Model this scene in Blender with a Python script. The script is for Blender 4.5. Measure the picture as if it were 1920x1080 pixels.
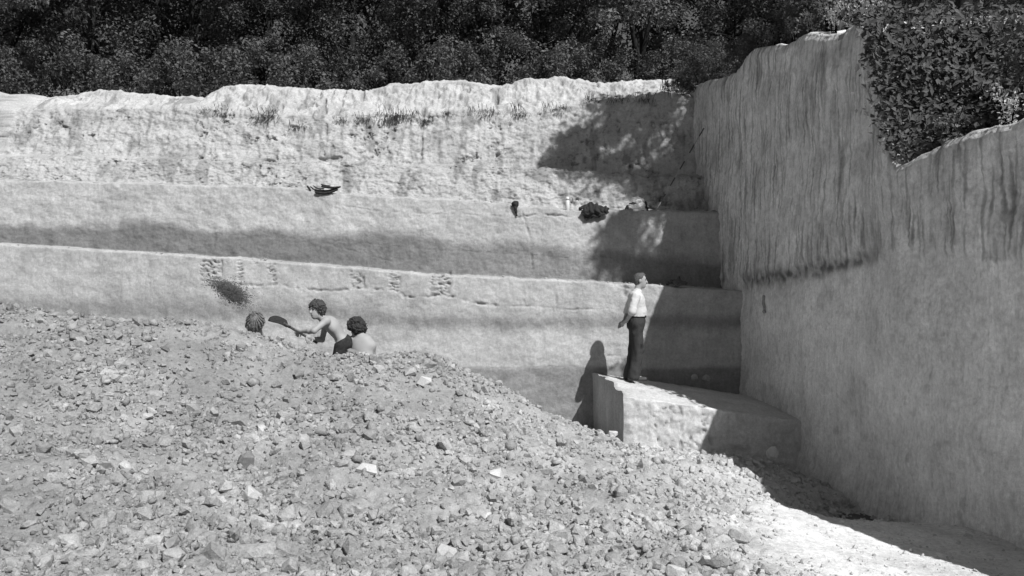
import bpy, math, random
import numpy as np
from mathutils import Vector, Matrix
R = math.radians
random.seed(7); RNG = np.random.default_rng(7)
for o in list(bpy.data.objects): bpy.data.objects.remove(o)
S = bpy.context.scene

# ------------------------------------------------------------ camera, world, sun
F = 1640.0; HZ = 600.0; CZ = 1.0            # focal length and horizon in 1920-px units, eye height
cam = bpy.data.cameras.new('camera'); co = bpy.data.objects.new('camera', cam)
S.collection.objects.link(co); S.camera = co
co.location = (0, 0, CZ); co.rotation_euler = (R(90), 0, 0)
cam.sensor_width = 36; cam.lens = F/1920*36; cam.shift_y = (HZ-540)/1920
cam.clip_start = 0.1; cam.clip_end = 800

LD = Vector((-.52, .75, -1.0)).normalized()        # direction in which sunlight travels
SUN_EL = math.asin(-LD.z); SUN_AZ = math.atan2(-LD.x, -LD.y)   # azimuth of the sun, from +Y towards +X
w = bpy.data.worlds.new('World'); S.world = w; w.use_nodes = True
nt = w.node_tree; nt.nodes.clear()
sky = nt.nodes.new('ShaderNodeTexSky'); sky.sky_type = 'NISHITA'; sky.sun_disc = False
sky.sun_elevation = SUN_EL; sky.sun_rotation = SUN_AZ
bw = nt.nodes.new('ShaderNodeRGBToBW')
bg = nt.nodes.new('ShaderNodeBackground'); bg.inputs[1].default_value = 0.05
out = nt.nodes.new('ShaderNodeOutputWorld')
nt.links.new(sky.outputs[0], bw.inputs[0]); nt.links.new(bw.outputs[0], bg.inputs[0]); nt.links.new(bg.outputs[0], out.inputs[0])
sl = bpy.data.lights.new('sun', 'SUN'); sl.energy = 5.0; sl.angle = R(0.53)
so = bpy.data.objects.new('sun', sl); S.collection.objects.link(so)
so.rotation_euler = LD.to_track_quat('-Z', 'Y').to_euler(); so.location = (8, -15, 20)
S.view_settings.view_transform = 'Standard'; S.view_settings.look = 'None'
S.view_settings.gamma = 1; S.view_settings.exposure = 0.06; S.view_settings.use_curve_mapping = False
S.render.engine = 'CYCLES'; S.cycles.max_bounces = 6; S.cycles.diffuse_bounces = 4

# ------------------------------------------------------------ helpers
def tag(o, label=None, cat=None, group=None, kind=None):
    if label: o['label'] = label
    if cat: o['category'] = cat
    if group: o['group'] = group
    if kind: o['kind'] = kind
    return o
def mesh(name, V, Fc, smooth=True, tone=None):
    me = bpy.data.meshes.new(name)
    V = np.asarray(V, dtype=np.float32)
    if isinstance(Fc, np.ndarray):
        n, k = Fc.shape
        me.vertices.add(len(V)); me.vertices.foreach_set('co', V.ravel())
        me.loops.add(n*k); me.loops.foreach_set('vertex_index', Fc.astype(np.int32).ravel())
        me.polygons.add(n)
        me.polygons.foreach_set('loop_start', np.arange(0, n*k, k, dtype=np.int32))
        me.update(calc_edges=True)
    else:
        me.from_pydata([tuple(map(float, v)) for v in V], [], Fc); me.update()
    me.polygons.foreach_set('use_smooth', np.full(len(me.polygons), bool(smooth)))
    if tone is not None:
        a = me.attributes.new('tone', 'FLOAT', 'POINT'); a.data.foreach_set('value', np.asarray(tone, dtype=np.float32))
    me.validate()
    return me
def obj(name, me, mat=None, parent=None, loc=(0, 0, 0), rot=None, scale=None):
    o = bpy.data.objects.new(name, me); S.collection.objects.link(o)
    if me is not None and mat and not me.materials: me.materials.append(mat)
    if parent: o.parent = parent
    o.location = loc
    if rot is not None: o.rotation_euler = rot
    if scale is not None: o.scale = scale
    return o
def empty(name, loc=(0, 0, 0), rz=0):
    o = obj(name, None, loc=loc); o.rotation_euler.z = rz; o.empty_display_size = .1; return o
def grid_faces(nr, nc):
    i = np.arange(nr*nc).reshape(nr, nc)
    return np.stack([i[:-1, :-1].ravel(), i[:-1, 1:].ravel(), i[1:, 1:].ravel(), i[1:, :-1].ravel()], 1)
_p = np.random.default_rng(3).permutation(256); _p = np.concatenate([_p, _p, _p])
_g = np.random.default_rng(4).normal(size=(256, 3)); _g /= np.linalg.norm(_g, axis=1)[:, None]
def noise(x, y, z=0.0):
    x, y, z = np.broadcast_arrays(np.asarray(x, float), np.asarray(y, float), np.asarray(z, float))
    xi = np.floor(x).astype(int); yi = np.floor(y).astype(int); zi = np.floor(z).astype(int)
    xf = x-xi; yf = y-yi; zf = z-zi
    u = xf**3*(xf*(xf*6-15)+10); v = yf**3*(yf*(yf*6-15)+10); t = zf**3*(zf*(zf*6-15)+10)
    r = 0
    for a in (0, 1):
        for b in (0, 1):
            for c in (0, 1):
                g = _g[_p[_p[_p[(xi+a) & 255]+((yi+b) & 255)]+((zi+c) & 255)]]
                d = g[..., 0]*(xf-a)+g[..., 1]*(yf-b)+g[..., 2]*(zf-c)
                r = r+(u if a else 1-u)*(v if b else 1-v)*(t if c else 1-t)*d
    return r*1.5
def fbm(x, y, z=0.0, o=4, gain=.5):
    r = 0; a = 1; f = 1
    for i in range(o):
        r = r+a*noise(np.asarray(x)*f+i*17.3, np.asarray(y)*f-i*9.1, np.asarray(z)*f+i*5.7); a *= gain; f *= 2.03
    return r
def sst(a, b, x):
    t = np.clip((np.asarray(x, float)-a)/(b-a), 0, 1); return t*t*(3-2*t)
def pl(pts, x):                         # polyline through (x, y) pairs
    p = np.array(pts, float); return np.interp(x, p[:, 0], p[:, 1])
def wx(px, Y): return (px-960)/F*Y      # metres for a sight line, used to survey the place
def wz(py, Y): return CZ+(HZ-py)/F*Y
def P(px, py, Y): return np.array([wx(px, Y), Y, wz(py, Y)])

# ------------------------------------------------------------ materials (all greys: a black-and-white place)
def g4(v): return (v, v, v, 1)
def mat_soil(name, base=None, rnd=False, streak=0.0, bump=.5, grain=1.0, mott=.2, spread=.25, stretch=.05):
    m = bpy.data.materials.new(name); m.use_nodes = True; n = m.node_tree.nodes; L = m.node_tree.links
    b = n['Principled BSDF']; b.inputs['Roughness'].default_value = 1; b.inputs['Specular IOR Level'].default_value = .05
    geo = n.new('ShaderNodeNewGeometry')
    def math_(op, a, c):
        k = n.new('ShaderNodeMath'); k.operation = op
        for i, v in enumerate((a, c)):
            if isinstance(v, (int, float)): k.inputs[i].default_value = v
            else: L.new(v, k.inputs[i])
        return k.outputs[0]
    def nz(scale, detail, vec=None, rough=.6):
        k = n.new('ShaderNodeTexNoise'); k.inputs['Scale'].default_value = scale; k.inputs['Detail'].default_value = detail
        k.inputs['Roughness'].default_value = rough
        L.new(vec or geo.outputs['Position'], k.inputs['Vector']); return k.outputs['Fac']
    def rng(v, lo, hi, a=.3, c=.7):
        k = n.new('ShaderNodeMapRange'); L.new(v, k.inputs[0]); k.inputs[1].default_value = a; k.inputs[2].default_value = c
        k.inputs[3].default_value = lo; k.inputs[4].default_value = hi; return k.outputs[0]
    if base is None:
        at = n.new('ShaderNodeAttribute'); at.attribute_name = 'tone'; col = at.outputs['Fac']
    else:
        v = n.new('ShaderNodeValue'); v.outputs[0].default_value = base; col = v.outputs[0]
    if rnd:
        oi = n.new('ShaderNodeObjectInfo'); col = math_('MULTIPLY', col, rng(oi.outputs['Random'], 1-spread, 1+spread, 0, 1))
    col = math_('MULTIPLY', col, rng(nz(1.6, 5), 1-mott, 1+mott))
    col = math_('MULTIPLY', col, rng(nz(28*grain, 4), 1-mott*.9, 1+mott*.9))
    col = math_('MULTIPLY', col, rng(nz(120*grain, 2), .86, 1.14))
    if streak:
        mp = n.new('ShaderNodeMapping'); mp.inputs['Scale'].default_value = (1, 1, stretch); L.new(geo.outputs['Position'], mp.inputs[0])
        col = math_('MULTIPLY', col, rng(nz(22, 3, mp.outputs[0]), 1-streak, 1+streak*.6, .35, .62))
    cm = n.new('ShaderNodeCombineColor'); [L.new(col, cm.inputs[i]) for i in range(3)]
    L.new(cm.outputs[0], b.inputs['Base Color'])
    h = math_('ADD', math_('MULTIPLY', nz(34*grain, 6, rough=.7), 1.0), math_('MULTIPLY', nz(130*grain, 3), .4))
    bp = n.new('ShaderNodeBump'); bp.inputs['Strength'].default_value = bump; bp.inputs['Distance'].default_value = .02
    L.new(h, bp.inputs['Height']); L.new(bp.outputs[0], b.inputs['Normal'])
    return m
def mat_plain(name, v, rough=.8, var=.15, scale=40, bump=.15, spec=.2, trans=0):
    m = bpy.data.materials.new(name); m.use_nodes = True; n = m.node_tree.nodes; L = m.node_tree.links
    b = n['Principled BSDF']; b.inputs['Roughness'].default_value = rough; b.inputs['Specular IOR Level'].default_value = spec
    tc = n.new('ShaderNodeTexCoord'); k = n.new('ShaderNodeTexNoise'); k.inputs['Scale'].default_value = scale; k.inputs['Detail'].default_value = 4
    L.new(tc.outputs['Object'], k.inputs['Vector'])
    r = n.new('ShaderNodeValToRGB'); r.color_ramp.elements[0].position = .3; r.color_ramp.elements[1].position = .7
    r.color_ramp.elements[0].color = g4(v*(1-var)); r.color_ramp.elements[1].color = g4(min(1, v*(1+var)))
    L.new(k.outputs['Fac'], r.inputs[0]); L.new(r.outputs[0], b.inputs['Base Color'])
    bp = n.new('ShaderNodeBump'); bp.inputs['Strength'].default_value = bump; bp.inputs['Distance'].default_value = .01
    L.new(k.outputs['Fac'], bp.inputs['Height']); L.new(bp.outputs[0], b.inputs['Normal'])
    return m
def mat_leaf(name, v):
    m = bpy.data.materials.new(name); m.use_nodes = True; n = m.node_tree.nodes; L = m.node_tree.links
    b = n['Principled BSDF']; b.inputs['Roughness'].default_value = .8; b.inputs['Specular IOR Level'].default_value = .08
    at = n.new('ShaderNodeAttribute'); at.attribute_name = 'tone'
    k = n.new('ShaderNodeMath'); k.operation = 'MULTIPLY'; k.inputs[1].default_value = v; L.new(at.outputs['Fac'], k.inputs[0])
    cm = n.new('ShaderNodeCombineColor'); [L.new(k.outputs[0], cm.inputs[i]) for i in range(3)]
    L.new(cm.outputs[0], b.inputs['Base Color'])
    t = n.new('ShaderNodeBsdfTranslucent'); L.new(cm.outputs[0], t.inputs[0])
    mx = n.new('ShaderNodeMixShader'); mx.inputs[0].default_value = .25
    L.new(b.outputs[0], mx.inputs[1]); L.new(t.outputs[0], mx.inputs[2]); L.new(mx.outputs[0], n['Material Output'].inputs[0])
    return m
M_WALL = mat_soil('loess_face', streak=.06, bump=.6, mott=.15, grain=.85, stretch=.2)
M_SIDE = mat_soil('loess_side', streak=.10, bump=.6, mott=.15, grain=.85, stretch=.2)
M_HEAP = mat_soil('spoil_soil', bump=1.0, mott=.2, grain=.8)
M_CLOD = mat_soil('spoil_clod', base=.42, rnd=True, bump=1.0, mott=.24, spread=.15)
M_SMALL = mat_soil('spoil_small', bump=1.0, mott=.22)
M_PALE = mat_soil('pale_stone', base=.52, rnd=True, bump=.4, mott=.1, spread=.08)
M_DARKST = mat_soil('dark_stone', base=.2, rnd=True, bump=.4, mott=.15, spread=.2)
M_FLOOR = mat_soil('floor_soil', base=.13, bump=.6)
M_WOODFLOOR = mat_soil('wood_floor', base=.12, bump=.6)
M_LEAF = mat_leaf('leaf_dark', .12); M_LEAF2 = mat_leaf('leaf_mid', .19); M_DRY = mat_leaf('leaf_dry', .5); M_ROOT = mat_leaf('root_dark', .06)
M_BARK = mat_plain('bark', .03, .95, .4, 20, .6, .05)
M_SKIN = mat_plain('skin', .35, .6, .06, 12, .05, .25)
M_SHIRT = mat_plain('shirt_cotton', .58, .9, .04, 30, .2, .05)
M_TROUS = mat_plain('trouser_cloth', .05, .95, .2, 60, .3, .05)
M_BELT = mat_plain('belt_leather', .02, .5, .2, 40)
M_SHOE = mat_plain('shoe_leather', .06, .5, .2, 40)
M_HAIRD = mat_plain('hair_dark', .035, .7, .6, 90, 1.0, .25)
M_HAIRG = mat_plain('hair_grey', .10, .7, .5, 90, 1.0, .2)
M_HAIRM = mat_plain('hair_brown', .06, .7, .7, 90, 1.0, .25)
M_HAIRF = mat_plain('hair_fair', .16, .6, .5, 60, .8, .3)
M_EYE = mat_plain('eye_dark', .03, .4, .1, 30, 0, .4)
M_LIP = mat_plain('lip', .2, .6, .1, 30, 0, .2)
M_BLACK = mat_plain('dark_cloth', .035, .95, .35, 30, .3, .05)
M_GREYC = mat_plain('grey_cloth', .11, .95, .3, 30, .3, .05)
M_CANVAS = mat_plain('canvas', .68, .95, .12, 60, .3, .05)
M_STEEL = mat_plain('shovel_steel', .03, .7, .3, 30, .2, .15)
M_WOOD = mat_plain('shovel_wood', .09, .8, .3, 30, .2, .1)
M_WHITE = mat_plain('white_enamel', .72, .45, .05, 30, .05, .4)
M_PAINTL = mat_plain('pole_white', .42, .6, .1, 50, .1, .3)
M_PAINTD = mat_plain('pole_red', .10, .6, .2, 50, .1, .3)

# ------------------------------------------------------------ the pit: surveyed lines
def Xw(Y):                              # plan line of the side wall
    return 4.02+.12*(15.5-np.asarray(Y, float))
Y1, Y2, Y3, Y4, Y5 = 15.45, 16.6, 17.55, 18.45, 19.7
E1 = [(-2000, 450), (0, 455), (200, 468), (385, 480), (500, 487), (620, 497), (720, 507), (850, 515), (1000, 522), (1180, 531), (1350, 542), (1900, 560)]
E2 = [(-2000, 335), (0, 338), (200, 342), (385, 348), (450, 348), (560, 355), (640, 362), (750, 370), (900, 378), (1000, 388), (1090, 395), (1200, 393), (1310, 398), (1900, 410)]
E3 = [(-2000, 285), (0, 292), (385, 300), (520, 306), (640, 302), (760, 312), (900, 312), (1000, 318), (1080, 320), (1170, 330), (1290, 331), (1900, 340)]
E4 = [(-2000, 195), (0, 205), (385, 203), (470, 216), (620, 214), (750, 214), (860, 205), (960, 205), (1050, 200), (1120, 186), (1240, 182), (1400, 180), (1900, 170)]
E5 = [(-2000, 150), (-100, 160), (0, 172), (110, 182), (200, 168), (300, 176), (385, 182), (400, 172), (430, 160), (470, 155), (530, 162), (560, 166), (640, 169), (685, 170), (730, 160), (770, 154), (850, 149), (890, 151), (920, 160), (950, 158), (1000, 148), (1050, 142), (1080, 146), (1110, 152), (1160, 153), (1240, 147), (1300, 150), (1400, 148), (1900, 150)]
def ez(E, Y, X): return wz(pl(E, 960+F*X/Y), Y)+.022*fbm(X*2.3+Y, X*0, Y, 4, .6)

# profile rows: (Y, height function, subdivisions of the segment that ends here)
def prof(X):
    z1, z2, z3, z4, z5 = ez(E1, Y1, X), ez(E2, Y2, X), ez(E3, Y3, X), ez(E4, Y4, X), ez(E5, Y5, X)
    zf = np.full_like(X, -1.25)
    return [(15.30, zf, 0), (Y1, z1, 175), (16.42, z1+.05, 8), (Y2, z2, 95), (17.30, z2+.10, 12), (Y3, z3, 55), (18.05, z3+.12, 8), (Y4, z4, 85), (19.0, z4+.28, 18), (19.5, z5-.10, 26), (Y5, z5, 8), (20.6, z5-.25, 8), (24.0, z5-.5, 4), (70.0, z5-.5, 3)]
NCF = 720; cl = np.linspace(-26, -10.5, 60)[:-1]; fr = np.linspace(0, 1, NCF)
pr0 = prof(np.array([0.0]))
rowY = [pr0[0][0]]; seg = [0]; tt = [0.0]
for k in range(1, len(pr0)):
    n = pr0[k][2]
    for j in range(1, n+1): rowY.append(pr0[k-1][0]+(pr0[k][0]-pr0[k-1][0])*j/n); seg.append(k); tt.append(j/n)
rowY = np.array(rowY); seg = np.array(seg); tt = np.array(tt)
XR = np.concatenate([np.broadcast_to(cl, (len(rowY), len(cl))), -10.5+fr[None, :]*(np.clip(Xw(np.clip(rowY, 0, 20.5)), -99, 99)[:, None]+.16+10.5)], 1)
ZR = np.zeros_like(XR); YR = np.repeat(rowY[:, None], XR.shape[1], 1)
for k in range(1, len(pr0)):
    m = seg == k; X = XR[m]; p = prof(X)
    t = tt[m][:, None]; ZR[m] = p[k-1][1]+(p[k][1]-p[k-1][1])*t
ZR[0] = prof(XR[0])[0][1]
# soften the arrises a little
for it in range(2):
    for A in (YR, ZR): A[1:-1] = A[1:-1]*.5+.25*(A[:-2]+A[2:])
PX = 960+F*XR/YR; PY = HZ-F*(ZR-CZ)/YR
wob = fbm(XR*.5, ZR*.5, 3, 3)
lev = np.zeros_like(XR)
for k, v in ((1, .010), (2, .012), (3, .016), (4, .03), (5, .035), (6, .03), (7, .032), (8, .05), (9, .05), (10, .03), (11, .04), (12, .05), (13, .05)): lev[seg == k] = v
n_fine = fbm(XR*6, YR*3, ZR*6, 4, .6); n_mid = fbm(XR*1.6, YR, ZR*1.6+7, 3)
D = lev*n_fine+lev*1.6*n_mid
pit = sst(.30, .70, fbm(XR*7.5+9, YR*2, ZR*7.5, 4, .7)+.35*fbm(XR*1.1, ZR*1.6, 51, 2))
rough = np.where((seg >= 4) & (seg <= 9), 1.0, 0.0)[:, None]
pit = pit*(.15+.85*sst(.0, .45, fbm(XR*.9, ZR*1.5, 11, 3)))
D += .05*pit*rough
D += .03*np.where(seg == 5, 1, 0)[:, None]*np.abs(fbm(XR*7, ZR*9, 2, 3))
D += .02*np.where((seg >= 7) & (seg <= 9), 1, 0)[:, None]*noise(XR*9, ZR*1.2, 31)           # vertical rills
def groove(pts, wpx, depth, dmap):      # a crack given by survey points
    pts = np.array(pts, float)
    x0, x1 = pts[:, 0].min()-8, pts[:, 0].max()+8; y0, y1 = pts[:, 1].min()-8, pts[:, 1].max()+8
    s = (PX > x0) & (PX < x1) & (PY > y0) & (PY < y1)
    if not s.any(): return
    qx = PX[s]+2.2*noise(PX[s]*.12, PY[s]*.12, 5); qy = PY[s]+2.2*noise(PX[s]*.12, PY[s]*.12, 15)
    best = np.full(qx.shape, 1e9)
    for a, b in zip(pts[:-1], pts[1:]):
        d = b-a; t = np.clip(((qx-a[0])*d[0]+(qy-a[1])*d[1])/(d@d+1e-9), 0, 1)
        best = np.minimum(best, np.hypot(qx-a[0]-t*d[0], qy-a[1]-t*d[1]))
    dmap[s] = np.maximum(dmap[s], .8*depth*np.exp(-(best/wpx)**2)*sst(-.35, .35, noise(qx*.045, qy*.045, 41)+.4*noise(qx*.15, qy*.15, 43)))
G = np.zeros_like(D)
for pts, wp, dp in [
    ([(385, 525), (430, 532), (480, 536), (520, 533), (560, 541), (620, 546), (680, 540), (750, 546)], 2.2, .045),
    ([(750, 512), (750, 546), (757, 555), (775, 558), (800, 557), (820, 553), (850, 556), (880, 566), (930, 573)], 2.2, .06),
    ([(930, 573), (1000, 574), (1060, 581), (1140, 578)], 1.3, .03),
    ([(415, 488), (414, 512), (418, 526)], 2.2, .06), ([(846, 512), (844, 530), (838, 548)], 2.2, .06), ([(680, 520), (682, 540)], 2, .05),
    ([(385, 437), (480, 443), (640, 452), (800, 467), (960, 476), (1150, 490)], 1.0, .014),
    ([(600, 452), (680, 476), (740, 492)], 1.2, .02), ([(404, 440), (400, 478)], 1.5, .03),
    ([(980, 400), (995, 450), (998, 505)], 1.6, .05), ([(970, 408), (1000, 402), (1050, 404), (1110, 412)], 1.8, .04),
    ([(640, 385), (720, 398), (850, 402), (940, 405)], 1.2, .018),
    ([(985, 530), (982, 575)], 1.4, .03), ([(1045, 535), (1042, 570)], 1.4, .03),
    ([(880, 155), (878, 180), (870, 200)], 3, .10), ([(935, 165), (930, 200)], 3.5, .10), ([(680, 178), (674, 205)], 3, .09), ([(648, 176), (640, 195), (632, 212)], 3, .09), ([(610, 190), (612, 250), (608, 290)], 2.5, .08), ([(795, 200), (792, 240), (790, 300)], 2.4, .08), ([(1120, 158), (1130, 175), (1122, 190)], 3, .10), ([(535, 185), (525, 215)], 2.5, .07), ([(925, 230), (930, 258)], 2.5, .08), ([(470, 218), (500, 205), (520, 212)], 3.5, .10), ([(540, 238), (580, 240)], 4, .10), ([(497, 300), (515, 308)], 4, .08), ([(590, 300), (640, 296)], 3, .08),
    ([(860, 693), (960, 690), (1090, 686)], 1.2, .015), ([(1140, 667), (1160, 667)], 1.5, .03), ([(1170, 533), (1172, 552)], 4, .06), ([(1150, 531), (1176, 540)], 3, .05),
]: groove(pts, wp, dp, G)
# pick marks: strips of short horizontal gouges under the first edge
def picks(x0, x1, y0, y1, n, dp):
    s = (PX > x0-4) & (PX < x1+4) & (PY > y0-3) & (PY < y1+3)
    qx, qy = PX[s], PY[s]
    ph = (qy-y0)/(y1-y0)*n+.55*noise(qx*.06, qy*.05, 8)*2+.03*(qx-x0)*math.sin(x0)
    saw = ph-np.floor(ph)
    m = sst(x0-4, x0+3, qx+3*noise(qx*.1, qy*.15, 2))*(1-sst(x1-3, x1+4, qx+3*noise(qx*.1, qy*.15, 22)))*sst(y0-3, y0+2, qy)*(1-sst(y1-2, y1+3, qy))
    G[s] = np.maximum(G[s], .75*dp*m*sst(-.5, .3, noise(qx*.09, qy*.2, 12))*(1-saw)**1.5)
for a in ((375, 412, 488, 528, 6, .10), (446, 455, 487, 524, 6, .08), (472, 482, 488, 497, 2, .06), (503, 515, 490, 528, 7, .08), (658, 678, 508, 541, 7, .08), (728, 749, 509, 545, 8, .09), (808, 843, 514, 553, 7, .09)): picks(*a)
D += G
FACE = np.array([0, 1, .2, 1, .2, 1, .2, 1, .5, .8, .2, 0, 0, 0])[seg][:, None]
sgn = np.where(np.isin(seg, (1, 3, 5, 7, 9))[:, None], 1.0, .6)
YR2 = YR+D*FACE*sgn; ZR2 = ZR+D*np.where(FACE < .9, .9, .15)*-1*np.where(seg[:, None] >= 12, 0, 1)
# the colour of the layers
q = fbm(PX*.006, PY*.012, 1, 4); q2 = fbm(PX*.03, PY*.05, 21, 3)
T = np.full_like(D, .41)
T[seg == 5] = .42; T[seg == 7] = .44
T[(seg >= 8)] = .47; T[seg >= 12] = .14
T = np.where((seg == 7)[:, None], T*(1-.10*sst(.0, .5, q)), T)
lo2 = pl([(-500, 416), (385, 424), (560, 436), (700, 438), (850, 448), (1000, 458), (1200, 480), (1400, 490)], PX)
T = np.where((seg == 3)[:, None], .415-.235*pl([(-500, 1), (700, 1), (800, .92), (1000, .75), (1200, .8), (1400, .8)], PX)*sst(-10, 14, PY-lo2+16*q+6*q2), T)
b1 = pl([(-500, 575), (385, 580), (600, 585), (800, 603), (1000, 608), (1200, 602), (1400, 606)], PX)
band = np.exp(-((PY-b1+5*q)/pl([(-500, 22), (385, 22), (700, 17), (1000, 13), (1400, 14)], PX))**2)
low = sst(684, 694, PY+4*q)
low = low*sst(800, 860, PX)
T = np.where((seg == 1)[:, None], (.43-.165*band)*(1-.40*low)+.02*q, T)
stain = sst(.15, .55, fbm(XR*2.6, ZR*1.1, 71, 4, .6)); spk = sst(.38, .6, noise(XR*17, ZR*17, 19)+.4*noise(XR*5, ZR*6, 23))
T = T*(1-.38*np.clip(pit*rough, 0, 1))*(1+.12*q2)*(1-.30*stain*rough)*(1-.30*spk*(.15+.85*rough))*(1-.08*stain)
T = T*(1-.35*np.clip(G/.08, 0, 1))
T = np.clip(T, .05, .8)
nr, nc = XR.shape
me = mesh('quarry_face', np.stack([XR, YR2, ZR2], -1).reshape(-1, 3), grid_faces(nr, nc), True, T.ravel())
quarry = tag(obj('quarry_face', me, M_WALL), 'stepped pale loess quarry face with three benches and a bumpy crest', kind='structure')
del n_fine, n_mid, pit

# ------------------------------------------------------------ side wall and the bank above it
SIDE_TOP = [(-4, -1.2), (4.2, -1.1), (5, 2.0), (6, 3.1), (6.5, 3.2), (8, 2.95), (10.6, 2.9), (11.0, 3.5), (11.35, 4.8), (11.8, 4.98), (12.5, 5.06), (13.27, 5.34), (14, 5.46), (14.7, 5.58), (15.2, 5.70), (15.6, 5.70), (16.2, 5.58), (17.2, 5.7), (18.5, 5.98), (19.7, 6.15), (22, 6.0)]
ys = np.concatenate([np.linspace(2, 8, 60)[:-1], np.linspace(8, 20.6, 520)])
NU = 250
rv = np.linspace(0, 1, NU)
YY = np.repeat(ys[None, :], NU, 0); top = pl(SIDE_TOP, ys)+.10*fbm(ys*.9, 0*ys, 4, 4)*np.where((ys > 7), 1, .3)
ZZ = -1.7+(top[None, :]+1.7)*rv[:, None]
XX = Xw(YY)+.035*(ZZ-1.0)
py = HZ-F*(ZZ-CZ)/YY
brk = pl([(4, 470), (11, 470), (12.3, 492), (13.4, 505), (14.4, 512), (15.5, 520), (17, 520)], YY)    # ragged line where the cut changes
u_ = sst(-16, 16, brk-py+34*fbm(YY*1.6, ZZ*1.6, 3, 4, .6))          # 1 above the line
st = fbm(YY*5, ZZ*.9, 3, 4, .6)
def dash(fy, fz, k, w): return sst(w, 0, np.abs(noise(YY*fy+.15*noise(YY*2, ZZ*1.5, k), ZZ*fz, k)))*sst(-.05, .3, noise(YY*fy*.7+40, ZZ*1.7, k+9)+.4*noise(YY*1.0, ZZ*1.0, k+3))
gash = np.maximum(dash(6.0, .28, 77, .13), .85*dash(10, .5, 31, .18))*(.12+.88*u_)
d = .008*st*(.3+.7*u_)+.05*fbm(YY*.8, ZZ*.8, 5, 3)+.012*fbm(YY*8, ZZ*6, 3, 3)+.022*np.abs(fbm(YY*3, ZZ*3, 13, 4))+.01*noise(YY*20, ZZ*20, 6)
d -= .025*u_                                                     # upper cut stands proud
d += .012*gash
d += .05*sst(.975, 1.0, rv[:, None])**2                          # worn rim
d -= .16*sst(.14, 0.0, rv[:, None])*sst(9.0, 12.5, YY)          # foot of the wall runs out
fine = sst(.12, .5, noise(YY*15, ZZ*.8, 91)+.5*noise(YY*26, ZZ*2.2, 92)+.35*noise(YY*1.3, ZZ*1.1, 93))
Ts = .77*(1-.36*gash)*(1-.45*fine*(.12+.88*u_))*(1-.16*sst(.1, .5, fbm(YY*9, ZZ*7, 17, 3)))*(1+.07*st)*(1-.14*sst(.1, .6, fbm(YY*1.1, ZZ*1.6, 61, 3)))
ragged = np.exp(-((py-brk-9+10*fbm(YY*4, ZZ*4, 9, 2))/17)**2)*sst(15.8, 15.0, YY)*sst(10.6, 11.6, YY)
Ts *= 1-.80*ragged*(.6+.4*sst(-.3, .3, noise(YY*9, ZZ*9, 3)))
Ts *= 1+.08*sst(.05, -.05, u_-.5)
XX = XX+d
# bank top, runs off to the right
# the near part is a low step with a second wall set back behind it
ext = [.05, .12, .25, .45, .7, 1.0, 1.4, 1.9, 2.5, 3.1, 3.5]+list(np.linspace(3.6, 3.72, 26))+[3.9, 4.3, 5, 7, 12, 25]
bx, by, bz, bt = [XX], [YY], [ZZ], [Ts]
hi = np.maximum(top, 5.6)
for e in ext:
    r_ = float(sst(3.58, 3.74, e)) if 0 else min(1, max(0, (e-3.59)/.13))
    z_ = np.where(top < 4.9, (top+.04*min(e, 2))*(1-r_)+(hi+.1)*r_, top+.08*min(e, 1.5))+.04*fbm(ys*2+e, ys*0+e*2, 1, 3)
    o_ = .05*fbm(ys*2.5, z_*1.2, 8, 4)*(1 if 3.55 < e < 3.8 else 0)
    bx.append((XX[-1]+e+o_)[None]); by.append(ys[None]); bz.append(z_[None])
    bt.append(np.where(ys > 11.3, .68 if e < 1.2 else .3, .5 if e < 3.8 else .2)[None])
XX, YY, ZZ, Ts = [np.concatenate(a, 0) for a in (bx, by, bz, bt)]
me = mesh('side_wall', np.stack([XX, YY, ZZ], -1).reshape(-1, 3), grid_faces(*XX.shape), True, np.clip(Ts, .05, .8).ravel())
side = tag(obj('side_wall', me, M_SIDE), 'tall shaded earth wall with vertical tool streaks closing the pit on the right', kind='structure')

# ------------------------------------------------------------ ground sheets
gv = [(-400, 24, 5.55), (400, 24, 5.55), (400, 500, 5.55), (-400, 500, 5.55)]
tag(obj('woodland_ground', mesh('woodland_ground', gv, [(0, 1, 2, 3)], False), M_WOODFLOOR), kind='structure')
gv = [(20, -60, 4.9), (400, -60, 4.9), (400, 24, 5.5), (20, 24, 5.5)]
tag(obj('bank_ground', mesh('bank_ground', gv, [(0, 1, 2, 3)], False), M_WOODFLOOR), kind='structure')
n = 60; gx = np.linspace(-60, 30, n); gy = np.linspace(-60, 15.45, n)
A, B = np.meshgrid(gx, gy)
tag(obj('quarry_floor', mesh('quarry_floor', np.stack([A, B, -1.42+.05*fbm(A*.4, B*.4, 2)], -1).reshape(-1, 3), grid_faces(n, n)), M_FLOOR), kind='structure')

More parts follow.
